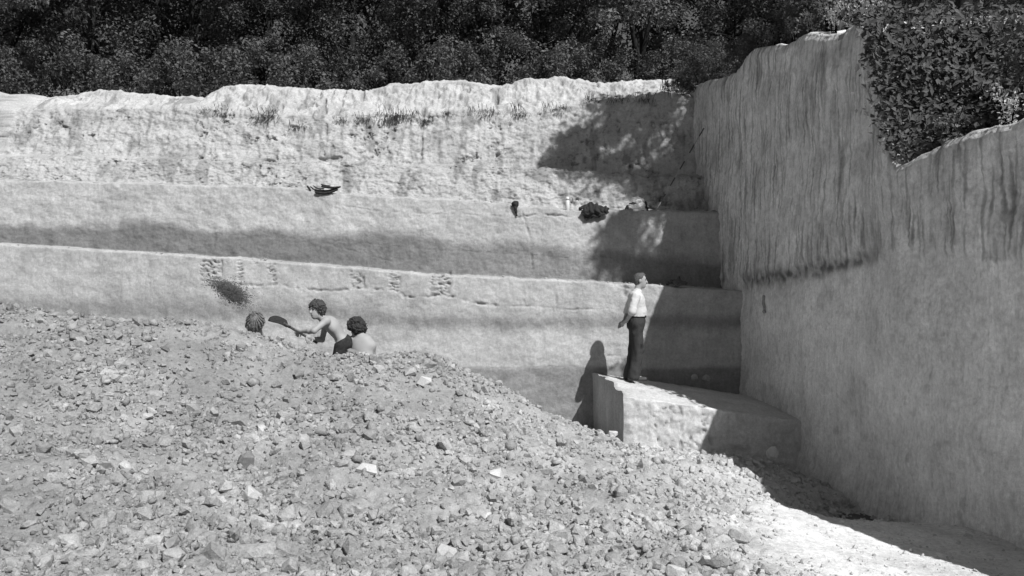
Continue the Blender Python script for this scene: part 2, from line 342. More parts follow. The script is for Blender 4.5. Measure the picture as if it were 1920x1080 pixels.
# ------------------------------------------------------------ spoil heap
CP = np.array([  # X, Y, Z
    (-3.2, 2.5, -.62), (0, 2.5, -.65), (3, 2.5, -.95), (-6, 2.5, -.5), (6, 3, -1.1), (-9, 4, -.3),
    (-1.9, 5.5, -.60), (0, 5.5, -.62), (1.6, 5.5, -.70), (-3.6, 5.5, -.45), (3.2, 6.0, -.95), (4.8, 6.5, -1.1), (-6, 6, -.1),
    (-2.4, 7.2, -.33), (0, 7.2, -.50), (1.6, 7.5, -.62), (3.0, 8.0, -1.02), (4.4, 8.0, -1.12),
    (-2.9, 9.0, .25), (-1.2, 9.0, .05), (.2, 9.2, -.22), (1.6, 9.4, -.60), (2.6, 9.5, -.95), (3.4, 9.5, -1.13), (4.4, 9.3, -1.15),
    (-5.2, 8.5, .55), (-7, 9.5, .95), (-9, 10, 1.1),
    (-3.85, 11, .90), (-3.3, 11, .80), (-2.82, 11, .65), (-2.36, 11, .52), (-1.88, 11, .53), (-1.07, 11.1, .52), (-.61, 11.2, .33), (-.07, 11.5, .02), (.74, 11.9, -.46), (1.55, 12.5, -.83), (2.25, 12.6, -.93), (2.87, 12.6, -.97),
    (-6.4, 11, 1.18), (-8.5, 11.2, 1.35), (-11, 11, 1.4),
    (-4, 12.0, .55), (-3, 11.8, .22), (-2, 11.9, .12), (-1, 12, .08), (-.1, 12.4, -.40), (.7, 12.8, -.72), (1.5, 13.3, -1.0),
    (-6.5, 12.2, .8), (-9, 12.4, 1.0),
    (-5, 13.4, -.25), (-3, 13, -.30), (-1.5, 13, -.32), (0, 13.6, -.62), (1, 14, -.88),
    (-5, 15.6, -.35), (-3, 15.6, -.35), (-1, 15.6, -.40), (.2, 15.6, -.55), (1.0, 15.6, -.82), (1.4, 15.2, -.95), (-9, 15.6, -.2),
    (3.15, 12.3, -.92), (3.3, 11, -1.08), (3.75, 11, -1.33), (3.4, 10.3, -1.30), (4.3, 10.1, -1.38), (2.9, 10.6, -.98), (4.4, 12.3, -1.25), (4.6, 11, -1.42), (2.1, 11.2, -.80), (2.6, 11.6, -.84), (1.2, 10.8, -.52),
], float)
def kern(r): return np.sqrt(r*r+.12)
_d = np.hypot(CP[:, None, 0]-CP[None, :, 0], CP[:, None, 1]-CP[None, :, 1])
_n = len(CP); Am = np.zeros((_n+3, _n+3)); Am[:_n, :_n] = kern(_d)+np.eye(_n)*-.02
Am[:_n, _n] = 1; Am[:_n, _n+1:] = CP[:, :2]; Am[_n:, :_n] = Am[:_n, _n:].T
_w = np.linalg.solve(Am, np.concatenate([CP[:, 2], [0, 0, 0]]))
def heap_base(x, y):
    x = np.asarray(x, float); y = np.asarray(y, float); r = _w[_n]+_w[_n+1]*x+_w[_n+2]*y
    for i in range(_n): r = r+_w[i]*kern(np.hypot(x-CP[i, 0], y-CP[i, 1]))
    return r
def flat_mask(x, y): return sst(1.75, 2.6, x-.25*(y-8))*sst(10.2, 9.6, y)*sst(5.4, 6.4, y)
def heap_z(x, y):
    fm = 1-.7*flat_mask(x, y)
    z = heap_base(x, y)+.10*fm*fbm(x*1.1, y*1.1, 6, 3)
    c = fbm(x*5, y*5, 2, 3, .55); c2 = noise(x*13, y*13, 9); c3 = noise(x*27, y*27, 4)
    return z+fm*(.06*np.abs(c)-.01+.024*c2+.014*c3)
ny, nx = 410, 520
yy = 2.2*(15.6/2.2)**np.linspace(0, 1, ny)
tx = np.linspace(0, 1, nx)
HXl = np.minimum(-.95*yy, -4.5); HXr = np.minimum(np.maximum(.75*yy, 4), Xw(yy)+.3)
HX = HXl[:, None]+(HXr-HXl)[:, None]*tx[None, :]; HY = np.repeat(yy[:, None], nx, 1)
HZm = heap_z(HX, HY)
tn = pl([(-3.5, .31), (-1, .35), (1, .42), (2.5, .48)], HX)*(1+.10*fbm(HX*.8, HY*.8, 3, 3))*(1-.12*sst(.1, .5, noise(HX*6, HY*6, 5)))+.30*flat_mask(HX, HY)  # lower-right flat painted paler, standing in for overexposure there
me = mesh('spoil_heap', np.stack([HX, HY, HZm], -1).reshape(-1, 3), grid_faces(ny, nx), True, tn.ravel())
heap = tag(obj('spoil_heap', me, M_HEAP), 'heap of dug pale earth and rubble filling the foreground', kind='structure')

def hull_rock(seed, npt=14, sq=.25):
    r = np.random.default_rng(seed); i = np.arange(npt)+.5; ph = np.arccos(1-2*i/npt); th = np.pi*(1+5**.5)*i
    p = np.stack([np.cos(th)*np.sin(ph), np.sin(th)*np.sin(ph), np.cos(ph)], 1)+r.normal(size=(npt, 3))*.22
    p /= np.abs(p).max(1)[:, None]*sq+np.linalg.norm(p, axis=1)[:, None]*(1-sq)
    p *= r.uniform(.72, 1.1, size=(npt, 1)); p *= r.uniform(.72, 1.25, size=3)
    p = p+np.outer(p[:, 0]*r.normal()*.2, [0, 1, 0])+np.outer(p[:, 1]*r.normal()*.2, [0, 0, 1])
    import bmesh
    bm = bmesh.new(); [bm.verts.new(v) for v in p]
    g = bmesh.ops.convex_hull(bm, input=bm.verts)
    bmesh.ops.delete(bm, geom=[v for v in bm.verts if not v.link_faces], context='VERTS')
    bmesh.ops.triangulate(bm, faces=bm.faces)
    bm.verts.index_update()
    V = np.array([v.co for v in bm.verts]); V -= V.mean(0); V /= np.abs(V).max()
    Fc = np.array([[v.index for v in f.verts] for f in bm.faces]); bm.free()
    return V, Fc
ROCKS = [hull_rock(s, 24, .35) for s in range(40, 62)]
PEBS = [hull_rock(s, 10, .45) for s in range(80, 98)]
# scatter
N = 50000
yv = 4.9*(13.6/4.9)**RNG.random(N*2); rat = RNG.uniform(-.72, .62, N*2); xv = rat*yv
fmv = flat_mask(xv, yv)
keep = (RNG.random(N*2) < .25+.75*sst(-.3, .25, fbm(xv*.9, yv*.9, 40, 3))) & (RNG.random(N*2) > .92*fmv) & (xv < Xw(yv)-.1)
keep &= ~((xv > 1.45) & (yv > 12.85))
xv, yv = xv[keep][:N], yv[keep][:N]; n_all = len(xv)
size = np.exp(RNG.normal(-4.25, .6, n_all))*(.75+.035*yv)
big = RNG.random(n_all) < .022; size[big] *= RNG.uniform(1.8, 3.2, big.sum())
size = np.clip(size, .007, .078)*np.where(flat_mask(xv, yv) > .3, .6, 1)
zv = heap_z(xv, yv)
vis = size/yv*(1-.6*(yv > 12.4))
order = np.argsort(-vis)
rock_me = []
for i, (V, Fc) in enumerate(ROCKS): rock_me.append(mesh('clod', V*np.array([1, 1, .78]), Fc, False)); rock_me[-1].materials.append(M_CLOD)
for i in order[:300]:
    s = size[i]
    o = obj('clod', rock_me[RNG.integers(len(rock_me))], None, heap, (xv[i], yv[i], zv[i]+s*.22), RNG.uniform((-.5, -.5, 0), (.5, .5, 6.28)), s*RNG.uniform(.8, 1.2, 3))
rest = order[300:]
VV, FF, TT = [], [], []; off = 0
qa = RNG.integers(len(PEBS), size=n_all); ang = RNG.uniform(0, 6.28, (n_all, 3))
for k, (V, Fc) in enumerate(PEBS):
    ids = rest[qa[rest] == k]; m = len(ids)
    ca, sa = np.cos(ang[ids, 0]), np.sin(ang[ids, 0]); cb, sb = np.cos(ang[ids, 1]*.15), np.sin(ang[ids, 1]*.15)
    W = V[None]*(size[ids][:, None, None]*RNG.uniform(.7, 1.25, (m, 1, 3)))
    W[..., 2] *= .85
    x, y, z = W[..., 0], W[..., 1], W[..., 2]
    x, z = x*cb[:, None]+z*sb[:, None], z*cb[:, None]-x*sb[:, None]
    x, y = x*ca[:, None]-y*sa[:, None], x*sa[:, None]+y*ca[:, None]
    W = np.stack([x+xv[ids][:, None], y+yv[ids][:, None], z+(zv[ids]+size[ids]*.26)[:, None]], -1)
    VV.append(W.reshape(-1, 3)); FF.append((Fc[None]+(off+np.arange(m)*len(V))[:, None, None]).reshape(-1, 3)); off += m*len(V)
    TT.append(np.repeat(np.clip(RNG.normal(.0, .05, m)+pl([(-3.5, .36), (-1, .39), (1, .46), (2.5, .52)], xv[ids]), .2, .7)+.10*flat_mask(xv[ids], yv[ids]), len(V)))  # clods on the flat share its painted brightness
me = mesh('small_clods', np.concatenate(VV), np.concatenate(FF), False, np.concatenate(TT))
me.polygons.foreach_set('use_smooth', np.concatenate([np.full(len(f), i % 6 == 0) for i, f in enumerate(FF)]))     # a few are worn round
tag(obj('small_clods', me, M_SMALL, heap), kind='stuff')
del VV, FF

# notable stones
def stone(seed, px, py, Y, w_, h_, mat, label, rot=(0, 0, 0), npt=18, sq=.6, z=None, on=None):
    V, Fc = hull_rock(seed, npt, sq); s = V.max(0)-V.min(0)
    V = V/s; me = mesh('rock', V, Fc, False)
    x = wx(px, Y); zz = wz(py, Y) if z is None else z
    o = obj('rock', me, mat, None, (x, Y, zz), rot, (w_, w_*.75, h_))
    return tag(o, label, 'rock', 'loose rocks')
def on_heap(px, py):                    # where the sight line through a survey point meets the heap
    ys_ = np.linspace(5, 14.5, 1500); zz = heap_base(wx(px, ys_), ys_); ray = wz(py, ys_)
    i = np.argmax(ray < zz); return float(ys_[i]) if (ray < zz).any() else 12.0
for seed, px, py_, wpx, hpx, mat, rot, label in [
    (201, 685, 888, 36, 38, M_PALE, (.9, .2, .3), 'large pale squarish block in the middle of the rubble slope'),
    (202, 461, 870, 28, 36, M_DARKST, (.3, .5, .2), 'dark angular rock standing on the left of the rubble slope'),
    (203, 912, 971, 28, 22, M_PALE, (.2, .1, 1), 'bright rounded white stone low in the rubble slope'),
    (204, 835, 1040, 42, 30, M_PALE, (.5, .2, .5), 'big pale broken slab near the bottom edge right of the rubble centre'),
    (205, 655, 938, 34, 26, M_CLOD, (.4, .1, .2), 'pale wedge clod just below the large squarish block'),
    (206, 470, 938, 34, 40, M_PALE, (.5, .3, .1), 'pale pointed clod on the lower left of the slope'),
    (207, 440, 795, 58, 30, M_CLOD, (.2, .1, .4), 'broad cracked clod lump at the left of the slope'),
    (208, 795, 718, 26, 18, M_PALE, (.1, .2, .3), 'flat bright-topped slab high on the slope near its brow'),
    (209, 480, 1040, 66, 34, M_CLOD, (.2, 0, .2), 'wide low clod slab in the bottom left of the rubble'),
    (210, 650, 808, 26, 28, M_CLOD, (.7, .3, .2), 'upright clod with a dark undercut left of centre'),
    (211, 1328, 940, 26, 22, M_PALE, (.3, .2, .8), 'bright white lump near the right foot of the slope'),
    (212, 1405, 957, 18, 16, M_PALE, (.2, .1, .3), 'small pale stone at the shadow edge on the right'),
    (213, 1150, 814, 20, 10, M_PALE, (0, .1, .3), 'flat pale stone lying against the shaded end of the earth block'),
    (214, 1325, 1058, 30, 34, M_PALE, (.4, .2, .5), 'pale upright clod at the bottom right of the rubble'),
    (215, 1265, 1075, 34, 26, M_PALE, (.2, .2, .1), 'rounded pale clod cut by the bottom edge of the picture'),
    (216, 1020, 1020, 22, 34, M_CLOD, (.5, .1, .9), 'tall narrow clod in the cluster low in the slope'),
    (217, 400, 1050, 50, 50, M_CLOD, (.5, .3, .2), 'large tilted clod in the bottom left corner of the heap'),
    (218, 662, 662, 22, 11, M_DARKST, (0, .3, .2), 'grey flat stone on the heap brow in front of the dark-haired digger'),
    (219, 673, 666, 14, 9, M_PALE, (.1, .2, .6), 'small white stone on the heap brow beside a grey flat stone'),
    (220, 800, 658, 13, 7, M_DARKST, (0, .1, .2), 'small dark stone standing out on the heap brow'),
    (221, 1175, 925, 22, 16, M_DARKST, (.2, .1, .5), 'dark clod half way down the right side of the slope'),
    (222, 930, 890, 26, 20, M_PALE, (.3, .1, .2), 'pale clod right of centre on the slope'),
]:
    Y = on_heap(px, py_); k = Y/F
    stone(seed, px, py_, Y-.02, wpx*k*1.1, hpx*k*1.1, mat, label, rot, z=wz(py_, Y)+hpx*k*.15)
Y = 11.6; stone(230, 1447, 850, 11.9, .17, .18, M_PALE, 'pale round stone lying in the shade at the foot of the wall', (.2, .3, .1), 22, .1)
stone(231, 1302, 708, 15.1, .13, .13, M_CLOD, 'left of two small stones on the shaded floor behind the block', (.2, .1, .4), 20, .1)
stone(232, 1325, 709, 15.1, .13, .12, M_CLOD, 'right of two small stones on the shaded floor behind the block', (.1, .4, .2), 20, .1)
stone(233, 979, 749, 15.0, .09, .09, M_CLOD, 'small pale stone at the foot of the lit face beside the slope', (.1, .4, .2), 20, .1)

# crumbs fallen on the ledges of the face
VV, FF = [], []; off = 0
for E_, Ye, back in ((E1, Y1, .6), (E2, Y2, .55), (E3, Y3, .4)):
    n = 900 if E_ is E3 else 220; x_ = RNG.uniform(-9, 3.9, n); b_ = np.abs(RNG.normal(0, .25, n))*back+.02; sz = np.exp(RNG.normal(-4.5, .45, n)); z_ = ez(E_, Ye, x_)+.05*b_
    V, Fc = PEBS[5]; W = V[None]*(sz[:, None, None]*RNG.uniform(.7, 1.2, (n, 1, 3)))+np.stack([x_, Ye+b_, z_+sz*.3], -1)[:, None]
    VV.append(W.reshape(-1, 3)); FF.append((Fc[None]+(off+np.arange(n)*len(V))[:, None, None]).reshape(-1, 3)); off += n*len(V)
tag(obj('ledge_crumbs', mesh('ledge_crumbs', np.concatenate(VV), np.concatenate(FF), False, np.full(off, .42)), M_SMALL, quarry), kind='stuff')

# ------------------------------------------------------------ earth block left standing in the pit
def block():
    def topz(x, y): return pl([(1.3, .09), (1.7, .03), (2.3, -.05), (3.0, -.15), (4.0, -.30), (4.6, -.36)], x)-.06*(15.5-y)*sst(15, 12.5, y)-.02*sst(15, 13, y)
    def left(y): return 1.66-.10*(y-12.9)
    pv = []          # profile across: back to front edge, then down
    for y in np.linspace(15.65, 12.95, 70): pv.append((y, 0.0))
    for a in np.linspace(0, 1, 9)[1:]: pv.append((12.95-.035*math.sin(a*1.57), -.035*(1-math.cos(a*1.57))))
    for z in np.linspace(-.035, -1.5, 60)[1:]: pv.append((12.915-.05*(-z), z))
    pv = np.array(pv); nr = len(pv); tc = np.linspace(0, 1, 150)
    Yp = np.repeat(pv[:, 0:1], 150, 1); x0 = left(Yp)
    Xp = x0+(4.6-x0)*tc[None, :]
    tz = topz(Xp, np.maximum(Yp, 12.9)); Zp = tz+pv[:, 1:2]
    # end face, hung from the first column
    V = [np.stack([Xp, Yp, Zp], -1).reshape(-1, 3)]; Fc = [grid_faces(nr, 150)]; off = nr*150
    ne = 60; ntop = 78
    ey = pv[:ntop, 0]; ez0 = topz(left(ey), np.maximum(ey, 12.9))+pv[:ntop, 1]; s = np.linspace(0, 1, ne)
    Ye = np.repeat(ey[:, None], ne, 1); Ze = ez0[:, None]+(-1.5-ez0[:, None])*s[None]
    Xe = left(Ye)+.02*s[None]
    V.append(np.stack([Xe, Ye, Ze], -1).reshape(-1, 3)); Fc.append(grid_faces(ntop, ne)+off)
    V = np.concatenate(V); Fc = np.concatenate(Fc)
    x, y, z = V.T.copy()
    nz_ = lambda f, k, o=3: fbm(x*f+k, y*f, z*f, o)
    fr_ = sst(13.1, 12.9, y)
    cr = np.abs(fbm(x*4+3, y*4, z*2.2, 3)); crack = sst(.035, .0, cr)*fr_*sst(1.9, 2.1, x)*sst(3.1, 2.8, x)*sst(-.15, -.3, z)
    pits = sst(.38, .7, fbm(x*9, y*9, z*6+4, 3))*fr_*sst(2.0, 2.2, x)*sst(3.2, 2.8, x)
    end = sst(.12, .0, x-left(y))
    V[:, 1] += .03*nz_(2, 1)*fr_+.022*nz_(8, 2, 4)*fr_+.04*crack+.03*pits
    V[:, 2] += (.02*nz_(2.2, 5)+.014*nz_(9, 7))*(1-fr_)
    V[:, 0] += end*(.03*noise(y*5.0, z*.6, 3)+.02*noise(y*12, z*1, 3)+.05*(1-np.abs(((y-12.9)/.62) % 1-.5)*2)**2)
    tone = .55*(1+.06*nz_(3, 9))*(1-.35*crack)*(1-.3*pits)*(1-.28*end)  # shade of the left end deepened in the tone as well
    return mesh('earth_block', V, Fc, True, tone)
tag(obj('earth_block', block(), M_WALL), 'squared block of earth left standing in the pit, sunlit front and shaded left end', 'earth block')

# ------------------------------------------------------------ organic shapes: signed distance fields and surface nets
class Sdf:
    def __init__(s): s.p = []
    def cone(s, a, b, ra, rb, k=.03): s.p.append(('c', np.array(a, float), np.array(b, float), ra, rb, k)); return s
    def ell(s, c, r, k=.03, rot=None): s.p.append(('e', np.array(c, float), np.array(r, float), rot, 0, k)); return s
    def cut(s, c, r, k=.01): s.p.append(('x', np.array(c, float), np.array(r, float), None, 0, k)); return s
    def build(s, h=.008, infl=0.0, post=None, pad=.05):
        lo = np.full(3, 1e9); hi = -lo
        for q in s.p:
            if q[0] == 'x': continue
            if q[0] == 'c':
                m = max(q[3], q[4]); lo = np.minimum(lo, np.minimum(q[1], q[2])-m); hi = np.maximum(hi, np.maximum(q[1], q[2])+m)
            else:
                m = q[2].max(); lo = np.minimum(lo, q[1]-m); hi = np.maximum(hi, q[1]+m)
        lo -= pad; hi += pad; n = np.ceil((hi-lo)/h).astype(int)+1
        ax = [lo[i]+h*np.arange(n[i]) for i in range(3)]
        f = np.full(n, .5, np.float32)
        for q in s.p:
            if q[0] == 'c': m = max(q[3], q[4]); bl = np.minimum(q[1], q[2])-m; bh = np.maximum(q[1], q[2])+m
            else: m = q[2].max(); bl = q[1]-m; bh = q[1]+m
            pd = q[5]+infl+.06
            i0 = np.clip(((bl-pd-lo)/h).astype(int), 0, n-1); i1 = np.clip(((bh+pd-lo)/h).astype(int)+2, 1, n)
            sl_ = tuple(slice(a, b) for a, b in zip(i0, i1))
            x, y, z = np.meshgrid(*[ax[i][sl_[i]] for i in range(3)], indexing='ij')
            if q[0] == 'c':
                ab = q[2]-q[1]; t = np.clip(((x-q[1][0])*ab[0]+(y-q[1][1])*ab[1]+(z-q[1][2])*ab[2])/(ab@ab+1e-9), 0, 1)
                d = np.sqrt((x-q[1][0]-t*ab[0])**2+(y-q[1][1]-t*ab[1])**2+(z-q[1][2]-t*ab[2])**2)-(q[3]+t*(q[4]-q[3]))
            else:
                v = np.stack([x-q[1][0], y-q[1][1], z-q[1][2]], -1)
                if q[3] is not None: v = v@np.array(q[3])
                k0 = np.linalg.norm(v/q[2], axis=-1); k1 = np.linalg.norm(v/q[2]**2, axis=-1)
                d = k0*(k0-1)/np.maximum(k1, 1e-6)
            if q[0] == 'x':
                a = f[sl_]; hh = np.maximum(q[5]-np.abs(a+d), 0)/q[5]; f[sl_] = np.maximum(a, -d)+hh*hh*q[5]/4
            else:
                d = d-infl; a = f[sl_]; hh = np.maximum(q[5]-np.abs(a-d), 0)/q[5]; f[sl_] = np.minimum(a, d)-hh*hh*q[5]/4
        if post is not None:
            x, y, z = np.meshgrid(*ax, indexing='ij'); f = post(f, x, y, z)
        f[0] = f[-1] = .1; f[:, 0] = f[:, -1] = .1; f[:, :, 0] = f[:, :, -1] = .1
        return nets(f, lo, h)
def nets(f, lo, h):
    s = f < 0; n = np.array(f.shape)
    c = np.zeros(n-1, int)
    for a in (0, 1):
        for b in (0, 1):
            for d in (0, 1): c += s[a:n[0]-1+a, b:n[1]-1+b, d:n[2]-1+d]
    act = (c > 0) & (c < 8); idx = np.full(n-1, -1); cells = np.argwhere(act); idx[act] = np.arange(len(cells))
    acc = np.zeros((len(cells), 3)); cnt = np.zeros(len(cells))
    cor = [(a, b, d) for a in (0, 1) for b in (0, 1) for d in (0, 1)]
    for u in cor:
        for ax_ in range(3):
            if u[ax_]: continue
            v = list(u); v[ax_] = 1
            fa = f[tuple((cells+u).T)]; fb = f[tuple((cells+v).T)]
            m = (fa < 0) != (fb < 0); t = np.where(m, fa/np.where(m, fa-fb, 1), 0)
            p = np.array(u, float)[None].repeat(len(cells), 0); p[:, ax_] = t
            acc += p*m[:, None]; cnt += m
    V = lo+h*(cells+acc/np.maximum(cnt, 1)[:, None]); Q = []
    for ax_ in range(3):
        o1, o2 = [(1, 2), (2, 0), (0, 1)][ax_]
        sh = [slice(1, -1)]*3; sh[ax_] = slice(0, -1); sh2 = list(sh); sh2[ax_] = slice(1, None)
        A_ = s[tuple(sh)]; B_ = s[tuple(sh2)]
        e = np.argwhere(A_ != B_)
        if not len(e): continue
        fl = A_[tuple(e.T)]
        e = e+1; e[:, ax_] -= 1
        def g(d1, d2):
            k = e.copy(); k[:, o1] -= d1; k[:, o2] -= d2; return idx[tuple(k.T)]
        q = np.stack([g(1, 1), g(0, 1), g(0, 0), g(1, 0)], 1)
        q[~fl] = q[~fl][:, ::-1]; Q.append(q)
    Q = np.concatenate(Q); Q = Q[(Q >= 0).all(1)]
    return V, Q
def sobj(name, vf, mat, parent=None, loc=(0, 0, 0)):
    return obj(name, mesh(name, vf[0], vf[1], True), mat, parent, loc)
def curls(amp=.014, fr=38):
    return lambda f, x, y, z: f-amp*np.abs(noise(x*fr, y*fr, z*fr)).astype(np.float32)*1.6-amp*.7*noise(x*fr*.45, y*fr*.45, z*fr*.45).astype(np.float32)
def hand(sd, wrist, palm, fdir, side, curl, sc=1.0):
    """palm and five unequal fingers that bend towards curl"""
    w_ = np.array(wrist, float); p = np.array(palm, float); fd = np.array(fdir, float); fd /= np.linalg.norm(fd)
    sd_ = np.array(side, float); sd_ /= np.linalg.norm(sd_); cu = np.array(curl, float); cu /= np.linalg.norm(cu)
    sd.cone(w_, p, .027*sc, .030*sc, .02)
    for i, ln in enumerate((.062, .072, .068, .052)):
        a = p+sd_*(-.030+.020*i)*sc; sd.cone(p*.3+a*.7, a+fd*.01, .019*sc, .014*sc, .012)
        b = a+fd*ln*.55*sc+cu*ln*.25*sc; c = b+fd*ln*.15*sc+cu*ln*.5*sc
        sd.cone(a, b, .0105*sc, .0095*sc, .006); sd.cone(b, c, .0095*sc, .008*sc, .005)
    t0 = p*.6+w_*.4-sd_*.024*sc; t1 = t0-sd_*.028*sc+fd*.03*sc; t2 = t1+fd*.028*sc+cu*.015*sc
    sd.cone(t0, t1, .014*sc, .011*sc, .01); sd.cone(t1, t2, .011*sc, .009*sc, .006)
def head(sd, c, fwd, up, sc=1.0):
    """head with brow, nose, lips, chin, ears; returns a local frame"""
    c = np.array(c, float); f = np.array(fwd, float); f /= np.linalg.norm(f); u = np.array(up, float); u -= f*(u@f); u /= np.linalg.norm(u)
    s_ = np.cross(u, f)
    rot = np.stack([f, s_, u], 1)
    L = lambda a, b, d: c+(f*a+s_*b+u*d)*sc
    sd.ell(L(-.012, 0, .03), np.array((.098, .075, .088))*sc, .03, rot)
    sd.ell(L(.03, 0, -.045), np.array((.062, .055, .07))*sc, .04, rot)
    sd.cone(L(.05, 0, -.1), L(.062, 0, -.092), .024*sc, .02*sc, .03)
    sd.cone(L(.082, 0, .018), L(.108, 0, -.022), .009*sc, .014*sc, .014)
    sd.cone(L(.078, -.03, .03), L(.078, .03, .03), .012*sc, .012*sc, .015)
    sd.cone(L(.083, -.014, -.058), L(.083, .014, -.058), .008*sc, .008*sc, .01)
    for b in (-1, 1):
        sd.cut(L(.094, b*.031, .012), np.array((.014, .014, .014))*sc, .012)
        sd.ell(L(-.012, b*.076, -.005), np.array((.022, .012, .033))*sc, .008, rot)
    return L, rot
def face_bits(L, parent, loc, sc=1.0):
    loc = np.array(loc)
    for b in (-1, 1):
        e = Sdf().ell(L(.079, b*.031, .013), np.array((.010, .013, .009))*sc); sobj('eye', e.build(.004, pad=.015), M_EYE, parent)
        e = Sdf().cone(L(.090, b*.016, .034), L(.083, b*.046, .037), .005*sc, .004*sc); sobj('eyebrow', e.build(.004, pad=.015), M_HAIRM, parent)
    e = Sdf().cone(L(.0885, -.018, -.060), L(.0885, .018, -.060), .0055*sc, .0055*sc); sobj('mouth', e.build(.004, pad=.015), M_LIP, parent)

# ---- standing man, facing right, hands behind his back
def standing_man():
    base = np.array([wx(1187, 14.5), 14.5, 0.0]); base[2] = -.005
    b = Sdf()
    hipc = (.055, 0, .96)
    tor = [((.06, 0, 1.00), (.125, .165, .13)), ((.075, 0, 1.14), (.135, .165, .17)), ((.055, 0, 1.30), (.125, .185, .17)), ((.03, 0, 1.40), (.085, .19, .07))]
    legs = [((.05, -.09, .93), (.065, -.105, .50), (-.01, -.11, .09)), ((.05, .09, .93), (.03, .10, .50), (-.055, .105, .09))]
    arms = [((.015, -.205, 1.395), (-.055, -.27, 1.13), (-.13, -.12, .985)), ((.015, .205, 1.395), (-.06, .27, 1.13), (-.14, .10, .97))]
    for c, r in tor: b.ell(c, np.array(r)-.008, .06)
    for h_, k_, a_ in legs:
        b.cone(h_, k_, .082, .055, .04); b.cone(k_, a_, .056, .038, .03)
        b.cone(a_, np.array(a_)+(.16, 0, -.055), .036, .03, .02)
    for s_, e_, w_ in arms:
        b.cone(s_, e_, .052, .040, .03); b.cone(e_, w_, .040, .028, .02)
    hand(b, arms[0][2], np.array(arms[0][2])+(-.055, .03, -.02), (-.5, .6, -.5), (0, .4, .9), (.2, .8, 0))
    hand(b, arms[1][2], np.array(arms[1][2])+(-.055, -.03, -.03), (-.8, -.5, -.3), (0, .4, .9), (-.2, -.5, -.6))
    b.cone((.04, 0, 1.42), (.095, 0, 1.57), .060, .055, .04)
    L, rot = head(b, (.125, 0, 1.655), (1, -.12, -.03), (.04, 0, 1))
    root = sobj('person', b.build(.0085), M_SKIN, None, tuple(base))
    tag(root, 'man in white shirt and dark trousers standing on the earth block, hands behind his back', 'person')
    hr = Sdf().ell(L(-.028, 0, .045), (.092, .083, .085), .02, rot).ell(L(-.062, 0, -.005), (.055, .078, .075), .03, rot).cone(L(.03, 0, .105), L(.06, .02, .095), .028, .02, .03)
    face_c = L(.085, 0, -.03)
    hp = curls(.004, 60)
    def cutface(f, x, y, z):
        d = np.sqrt((x-face_c[0])**2+(y-face_c[1])**2+((z-face_c[2])*.9)**2)-.098
        return np.maximum(hp(f, x, y, z), -d)
    sobj('hair', hr.build(.006, post=cutface), M_HAIRG, root); face_bits(L, root, base)
    sh = Sdf()
    for c, r in tor: sh.ell(c, np.array(r)+(.016, .012, .01), .05)
    for s_, e_, w_ in arms: sh.cone(s_, np.array(s_)*.12+np.array(e_)*.88, .070, .066, .03)
    sh.cone((.04, 0, 1.43), (.065, 0, 1.49), .075, .066, .02)
    def wr(f, x, y, z):
        f = f+.011*noise(x*9, y*9, z*10+3).astype(np.float32)+.005*noise(x*25, y*25, z*30).astype(np.float32)
        return np.maximum(f, 1.055-z)
    shirt = sobj('shirt', sh.build(.009, post=wr), M_SHIRT, root)
    for s_, e_, w_ in arms:
        s_, e_ = np.array(s_), np.array(e_)
        sobj('rolled_cuff', Sdf().cone(s_*.2+e_*.8, s_*.04+e_*.96, .073, .072).build(.009, pad=.02), M_SHIRT, shirt)
    sobj('collar', Sdf().cone((.045, -.02, 1.470), (.085, -.02, 1.462), .064, .058).cone((.045, .02, 1.470), (.085, .02, 1.462), .064, .058).build(.008, post=lambda f, x, y, z: np.maximum(f, np.maximum(1.45-z, z-1.50))), M_SHIRT, shirt)
    tr = Sdf().ell((.055, 0, 1.0), (.142, .175, .13), .05).ell((.02, 0, .92), (.13, .165, .11), .05)
    for h_, k_, a_ in legs:
        tr.cone(h_, k_, .110, .094, .05); tr.cone(k_, (a_[0]+.01, a_[1], .07), .090, .104, .03)
    def wr2(f, x, y, z):
        f = f+.015*noise(x*9, y*9, z*8).astype(np.float32)+.004*noise(x*20, y*20, z*14).astype(np.float32)
        return np.maximum(np.maximum(f, z-1.065), .035-z)
    sobj('trousers', tr.build(.010, post=wr2), M_TROUS, root)
    bl = Sdf().ell((.06, 0, 1.00), (.150, .182, .14), .04).ell((.075, 0, 1.12), (.150, .180, .16), .04)
    sobj('belt', bl.build(.008, post=lambda f, x, y, z: np.maximum(f, np.abs(z-1.062)-.019)), M_BELT, root)
    for h_, k_, a_ in legs:
        s_ = Sdf().cone((a_[0]-.05, a_[1], .04), (a_[0]+.19, a_[1]-.02, .032), .045, .040, .02).cone((a_[0]-.02, a_[1], .05), (a_[0], a_[1], .10), .05, .045, .02)
        sobj('shoe', s_.build(.009, post=lambda f, x, y, z: np.maximum(f, .004-z)), M_SHOE, root)
standing_man()

